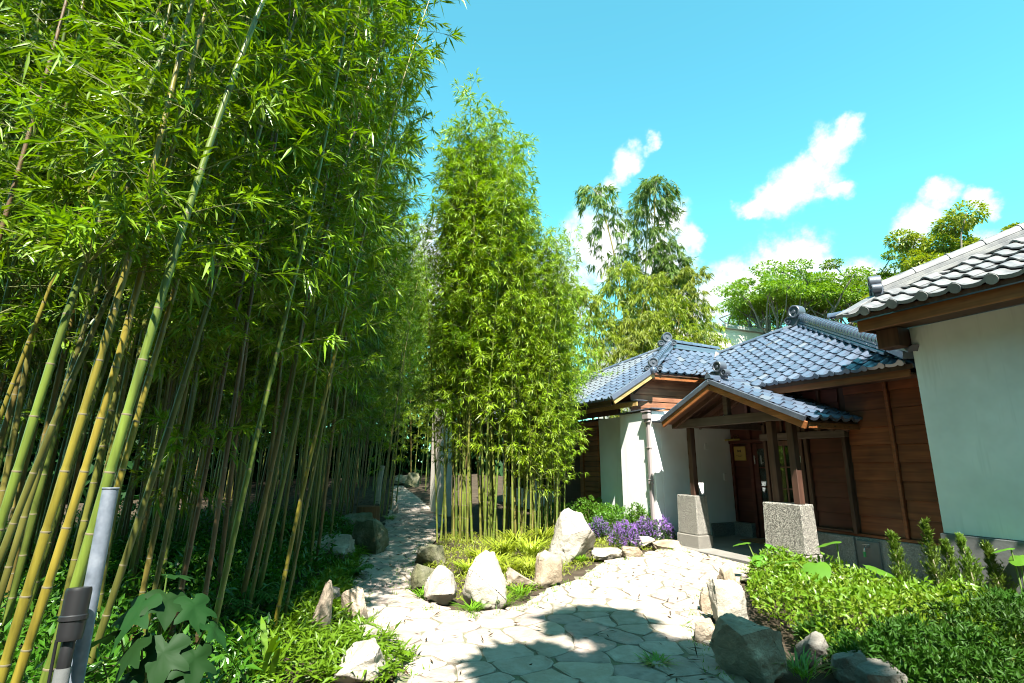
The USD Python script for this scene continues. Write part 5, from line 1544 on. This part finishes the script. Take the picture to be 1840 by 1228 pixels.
Ps = np.repeat(P, 6, 0) + rgl.normal(0, .04, (len(P) * 6, 3))
P4 = mound_points(3600, rgl, Polygon([(-9, 6), (-2.6, 5.6), (-2.9, 8), (-3.6, 12), (-9.5, 13)]), .42, .3, .9)
Ps = np.vstack([Ps, np.repeat(P4, 4, 0) + rgl.normal(0, .06, (len(P4) * 4, 3))])
solo('undergrowth', leaves(Ps, rgl.normal(0, .8, (len(Ps), 3)) + [0, 0, .35], rgl.uniform(.06, .14, len(Ps)), rgl.uniform(.02, .045, len(Ps)), rgl, droop=.25), 'leaf_glossy', 'glossy green undergrowth on the floor of the left grove', 'undergrowth', kind='stuff')
for q, (px, py, d) in enumerate([(488, 1145, .2)]):
    rg_ = np.random.default_rng(700 + q)
    c = at(px, py)
    tuft('weed_plant', 'bright pointed leaf rosette in the grass left of the oval stone', 'plant', at(475, 1215), .24, .36, 12, 'leaf_grass', .045, 705, .4)

# ferny pinnate plants
def pinnate(label, c, n, L, seed, leafm, h=.5, lw=.042, ll=.13, name='fern_plant'):
    rg_ = np.random.default_rng(seed)
    t = thing(name, label, 'plant', c)
    P, D, S, LL, WW, st = [], [], [], [], [], []
    for i in range(n):
        a = rg_.uniform(0, 6.28)
        o = np.array([math.cos(a), math.sin(a), 0])
        s_ = np.linspace(0, 1, 12)
        ln = L * rg_.uniform(.7, 1.1)
        hh = h * rg_.uniform(.7, 1.2)
        cv = np.outer(s_ * ln, o) + np.outer(hh * (1.9 * s_ - 1.25 * s_ ** 2), UP)
        st.append(tube(cv, np.linspace(.006, .002, 12), 4, cap=False))
        for j in range(2, 12):
            for sg_ in (-1, 1):
                P.append(cv[j])
                sd = np.array([-o[1], o[0], 0]) * sg_
                D.append(sd + o * .45 - UP * .12)
                LL.append(ll * (1 - .4 * abs(j - 6) / 6))
                WW.append(lw)
                S.append(np.cross(D[-1], UP))
    part(t, 'stems', join(st), 'stem_green')
    part(t, 'leaflets', leaves(np.array(P), np.array(D), np.array(LL), np.array(WW), rg_, droop=.25, side=np.array(S)), leafm, kind='stuff')


pinnate('glossy pinnate leaved plant lit by the sun right of the grey pole', at(255, 1075), 13, .60, 720, 'leaf_glossy', .68, .05, .17)
pinnate('glossy leafed plant behind the grey pole among the stems', at(300, 1040), 11, .55, 721, 'leaf_glossy', .55, .05, .15)
pinnate('dark fern like plant between the lobed leaves and the oval stone', at(425, 1130), 14, .48, 722, 'leaf_shrub', .42, .03, .11)
pinnate('dark fern like plant at the foot of the brown bamboo pair', at(370, 1130), 12, .5, 723, 'leaf_shrub', .42, .03, .12)
pinnate('leafy plant below the lichen covered rock', at(635, 1040), 10, .22, 724, 'leaf_glossy', .2, .03, .07)

# paper mulberry with large lobed leaves
def lobed(L):
    """a lobed blade along +x: five lobes with notches, arched, creased along its veins"""
    k = [(0, 0), (-.12, .14), (-.11, .30), (-.02, .45), (.08, .50), (.17, .42), (.22, .33), (.29, .31), (.38, .42), (.50, .54), (.62, .58), (.64, .48), (.60, .34), (.60, .23), (.70, .20), (.85, .13), (1.05, 0)]
    o = np.array(k + [(x, -y) for x, y in k[-2:0:-1]])
    n = len(o)
    c = np.array([.26, 0.0])
    o = np.where(np.arange(n)[:, None] == 0, np.array([[.06, 0.0]]), o)
    rings = [o, c + (o - c) * .68, c + (o - c) * .34]
    v2 = np.vstack(rings + [c[None]])
    r2 = np.hypot(v2[:, 0] - .26, v2[:, 1])
    ang = np.arctan2(v2[:, 1], v2[:, 0] + .05)
    z = -.30 * v2[:, 1] ** 2 - .18 * np.clip(v2[:, 0], 0, None) ** 2 + .035 * np.abs(np.sin(ang * 3.2)) * np.minimum(1, r2 * 3) + .02 * np.sin(v2[:, 0] * 9 + v2[:, 1] * 7)
    kk = np.arange(n)
    f = []
    for r in (0, 1):
        a, b = r * n + kk, r * n + (kk + 1) % n
        f += [np.stack([a, b, b + n], 1), np.stack([a, b + n, a + n], 1)]
    f.append(np.stack([2 * n + kk, 2 * n + (kk + 1) % n, np.full(n, 3 * n)], 1))
    return np.c_[v2, z] * L, np.vstack(f)


mb = thing('mulberry_plant', 'dark plant with large lobed leaves at the lower left in front of the pole', 'plant', along(270, 1228, 3.0) * [1, 1, 0])
mbase = along(270, 1228, 3.0) * [1, 1, 0]
for q, (px, py, L, dr, tl, rl_) in enumerate([(215, 1135, .24, 3.3, .35, .2), (265, 1075, .27, 4.4, .75, .1), (300, 1065, .24, -.9, .6, -.2), (345, 1075, .24, -.6, .7, -.1), (255, 1145, .24, -2.0, .9, .2), (300, 1150, .27, -1.3, 1.0, 0), (350, 1165, .24, -.9, .9, -.2), (185, 1190, .23, 3.6, .5, .2), (240, 1215, .22, 4.3, .6, .1), (320, 1215, .22, -1.2, .6, .1), (300, 1035, .18, .8, .1, 0), (375, 1120, .20, -.2, .6, -.2), (150, 1225, .2, 3.2, .4, .1)]):
    p = along(px, py, 2.75 + .06 * (q % 4)) - mbase
    hub = np.array([p[0] * .5, p[1] * .5, max(.05, p[2] - .28)])
    part(mb, 'stalk', tube([(0, 0, -.02), hub, p], [.009, .006, .004], 5), 'stem_green', True)
    part(mb, 'leaf', place_leaf(lobed(L * .80), p, dr, tl, rl_), 'leaf_dark', True)

# grey pole with its black lamp canister
p0, p1 = along(134, 1228, 2.52), along(199, 878, 2.56)
axp = unit(p1 - p0)
foot = p0 - axp * ((p0[2] + .1) / axp[2])
pole = thing('metal_pole', 'slanting galvanised grey pole with open top in the left foreground', 'pole', foot)
part(pole, 'tube', (lambda m: (m[0], m[1]))(tube([np.zeros(3), p1 - foot], [.032, .032], 20, cap=False)), 'galvanised', True)
part(pole, 'rim', (lambda m: (m[0], m[1]))(tube([p1 - foot - axp * .004, p1 - foot + axp * .004], [.0335, .0335], 20)), 'galvanised', True)
lc0, lc1 = along(124, 1150, 2.38), along(143, 1056, 2.40)
al = unit(lc1 - lc0)
lf = lc0 - al * ((lc0[2] + .1) / al[2])
lamp = thing('garden_lamp', 'black cylindrical garden lamp on a grey post before the slanting pole', 'garden lamp', lf)
part(lamp, 'canister', tube([lc0 - lf, lc0 - lf + al * .02, lc1 - lf - al * .012, lc1 - lf], [.042, .045, .046, .043], 24), 'black_plastic', 30)
mid = lc0 + (lc1 - lc0) * .42 - lf
part(lamp, 'collar', tube([mid - al * .012, mid - al * .008, mid + al * .008, mid + al * .012], [.046, .050, .050, .046], 24), 'black_plastic', 30)
part(lamp, 'post', tube([np.zeros(3), lc0 - lf - al * .10], [.028, .028], 16), 'dark_cement', True)
part(lamp, 'neck', tube([lc0 - lf - al * .10, lc0 - lf], [.024, .024], 16), 'black_plastic', True)
part(lamp, 'cable', tube([lc0 - lf + [-.05, 0, 0], lc0 - lf + [-.07, .02, -.25], [-.05, .03, .05]], [.006, .006, .006], 6), 'black_plastic', True)

# tree stump
c = at(658, 948)
st = thing('tree_stump', 'reddish brown sawn tree stump left of the narrow path', 'tree stump', c)
a = np.linspace(0, 2 * np.pi, 22, endpoint=False)
prof = []
for z, r_ in ((-.1, .33), (.05, .27), (.25, .245), (.42, .24), (.44, .225)):
    rr_ = r_ * (1 + .06 * np.sin(3 * a + 1) + .03 * np.sin(7 * a))
    prof.append(np.c_[rr_ * np.cos(a), rr_ * np.sin(a), np.full(22, z)])
k = np.arange(22)
f = [np.stack([i * 22 + k, i * 22 + (k + 1) % 22, (i + 1) * 22 + (k + 1) % 22, (i + 1) * 22 + k], 1) for i in range(4)]
part(st, 'bark', (np.vstack(prof), np.vstack(f)), 'stump_bark', 40)
top_ = prof[-1]
part(st, 'cut_face', (np.vstack([top_, [[0, 0, .445]]]), np.stack([k, (k + 1) % 22, np.full(22, 22)], 1)), 'stump_bark')
c = at(677, 903)
b2 = thing('bent_stem', 'pale dead bamboo stump leaning beside the narrow path', 'stump', c)
part(b2, 'stem', tube([(0, 0, -.1), (.03, 0, .5), (.12, 0, 1.1)], [.10, .085, .07], 10), 'bark_pale', True)

# tree behind the viewer that shades the nearest paving and the right hand wall
for q, (x, y, H, sp_) in enumerate([(1.35, -1.0, 9.4, 1.25), (4.9, -2.2, 9.0, 1.0), (-2.2, -3.0, 9.0, .9)]):
    crown_tree('shade_tree', ['leafy tree behind the viewer that shades the paving', 'leafy tree behind the viewer that shades the right bed', 'leafy tree behind the viewer that shades the front of the grove'][q], 'tree', (x, y, 0), H, sp_, 800 + q, 'leaf_tree', n_limb=10, dens=2.2, lsz=.3, fork=.6)

# garden trees round the rest of the garden, behind the viewer: they close off the low sky there
rgb = np.random.default_rng(66)
n = 30000
ang = rgb.uniform(1.75, 4.75, n)
dist = rgb.uniform(10, 13.5, n)
hh = 7.6 + 2.6 * meshkit.noise(np.c_[ang * 5, dist * .15, 0 * ang])
X, Y = np.sin(ang) * dist, np.cos(ang) * dist
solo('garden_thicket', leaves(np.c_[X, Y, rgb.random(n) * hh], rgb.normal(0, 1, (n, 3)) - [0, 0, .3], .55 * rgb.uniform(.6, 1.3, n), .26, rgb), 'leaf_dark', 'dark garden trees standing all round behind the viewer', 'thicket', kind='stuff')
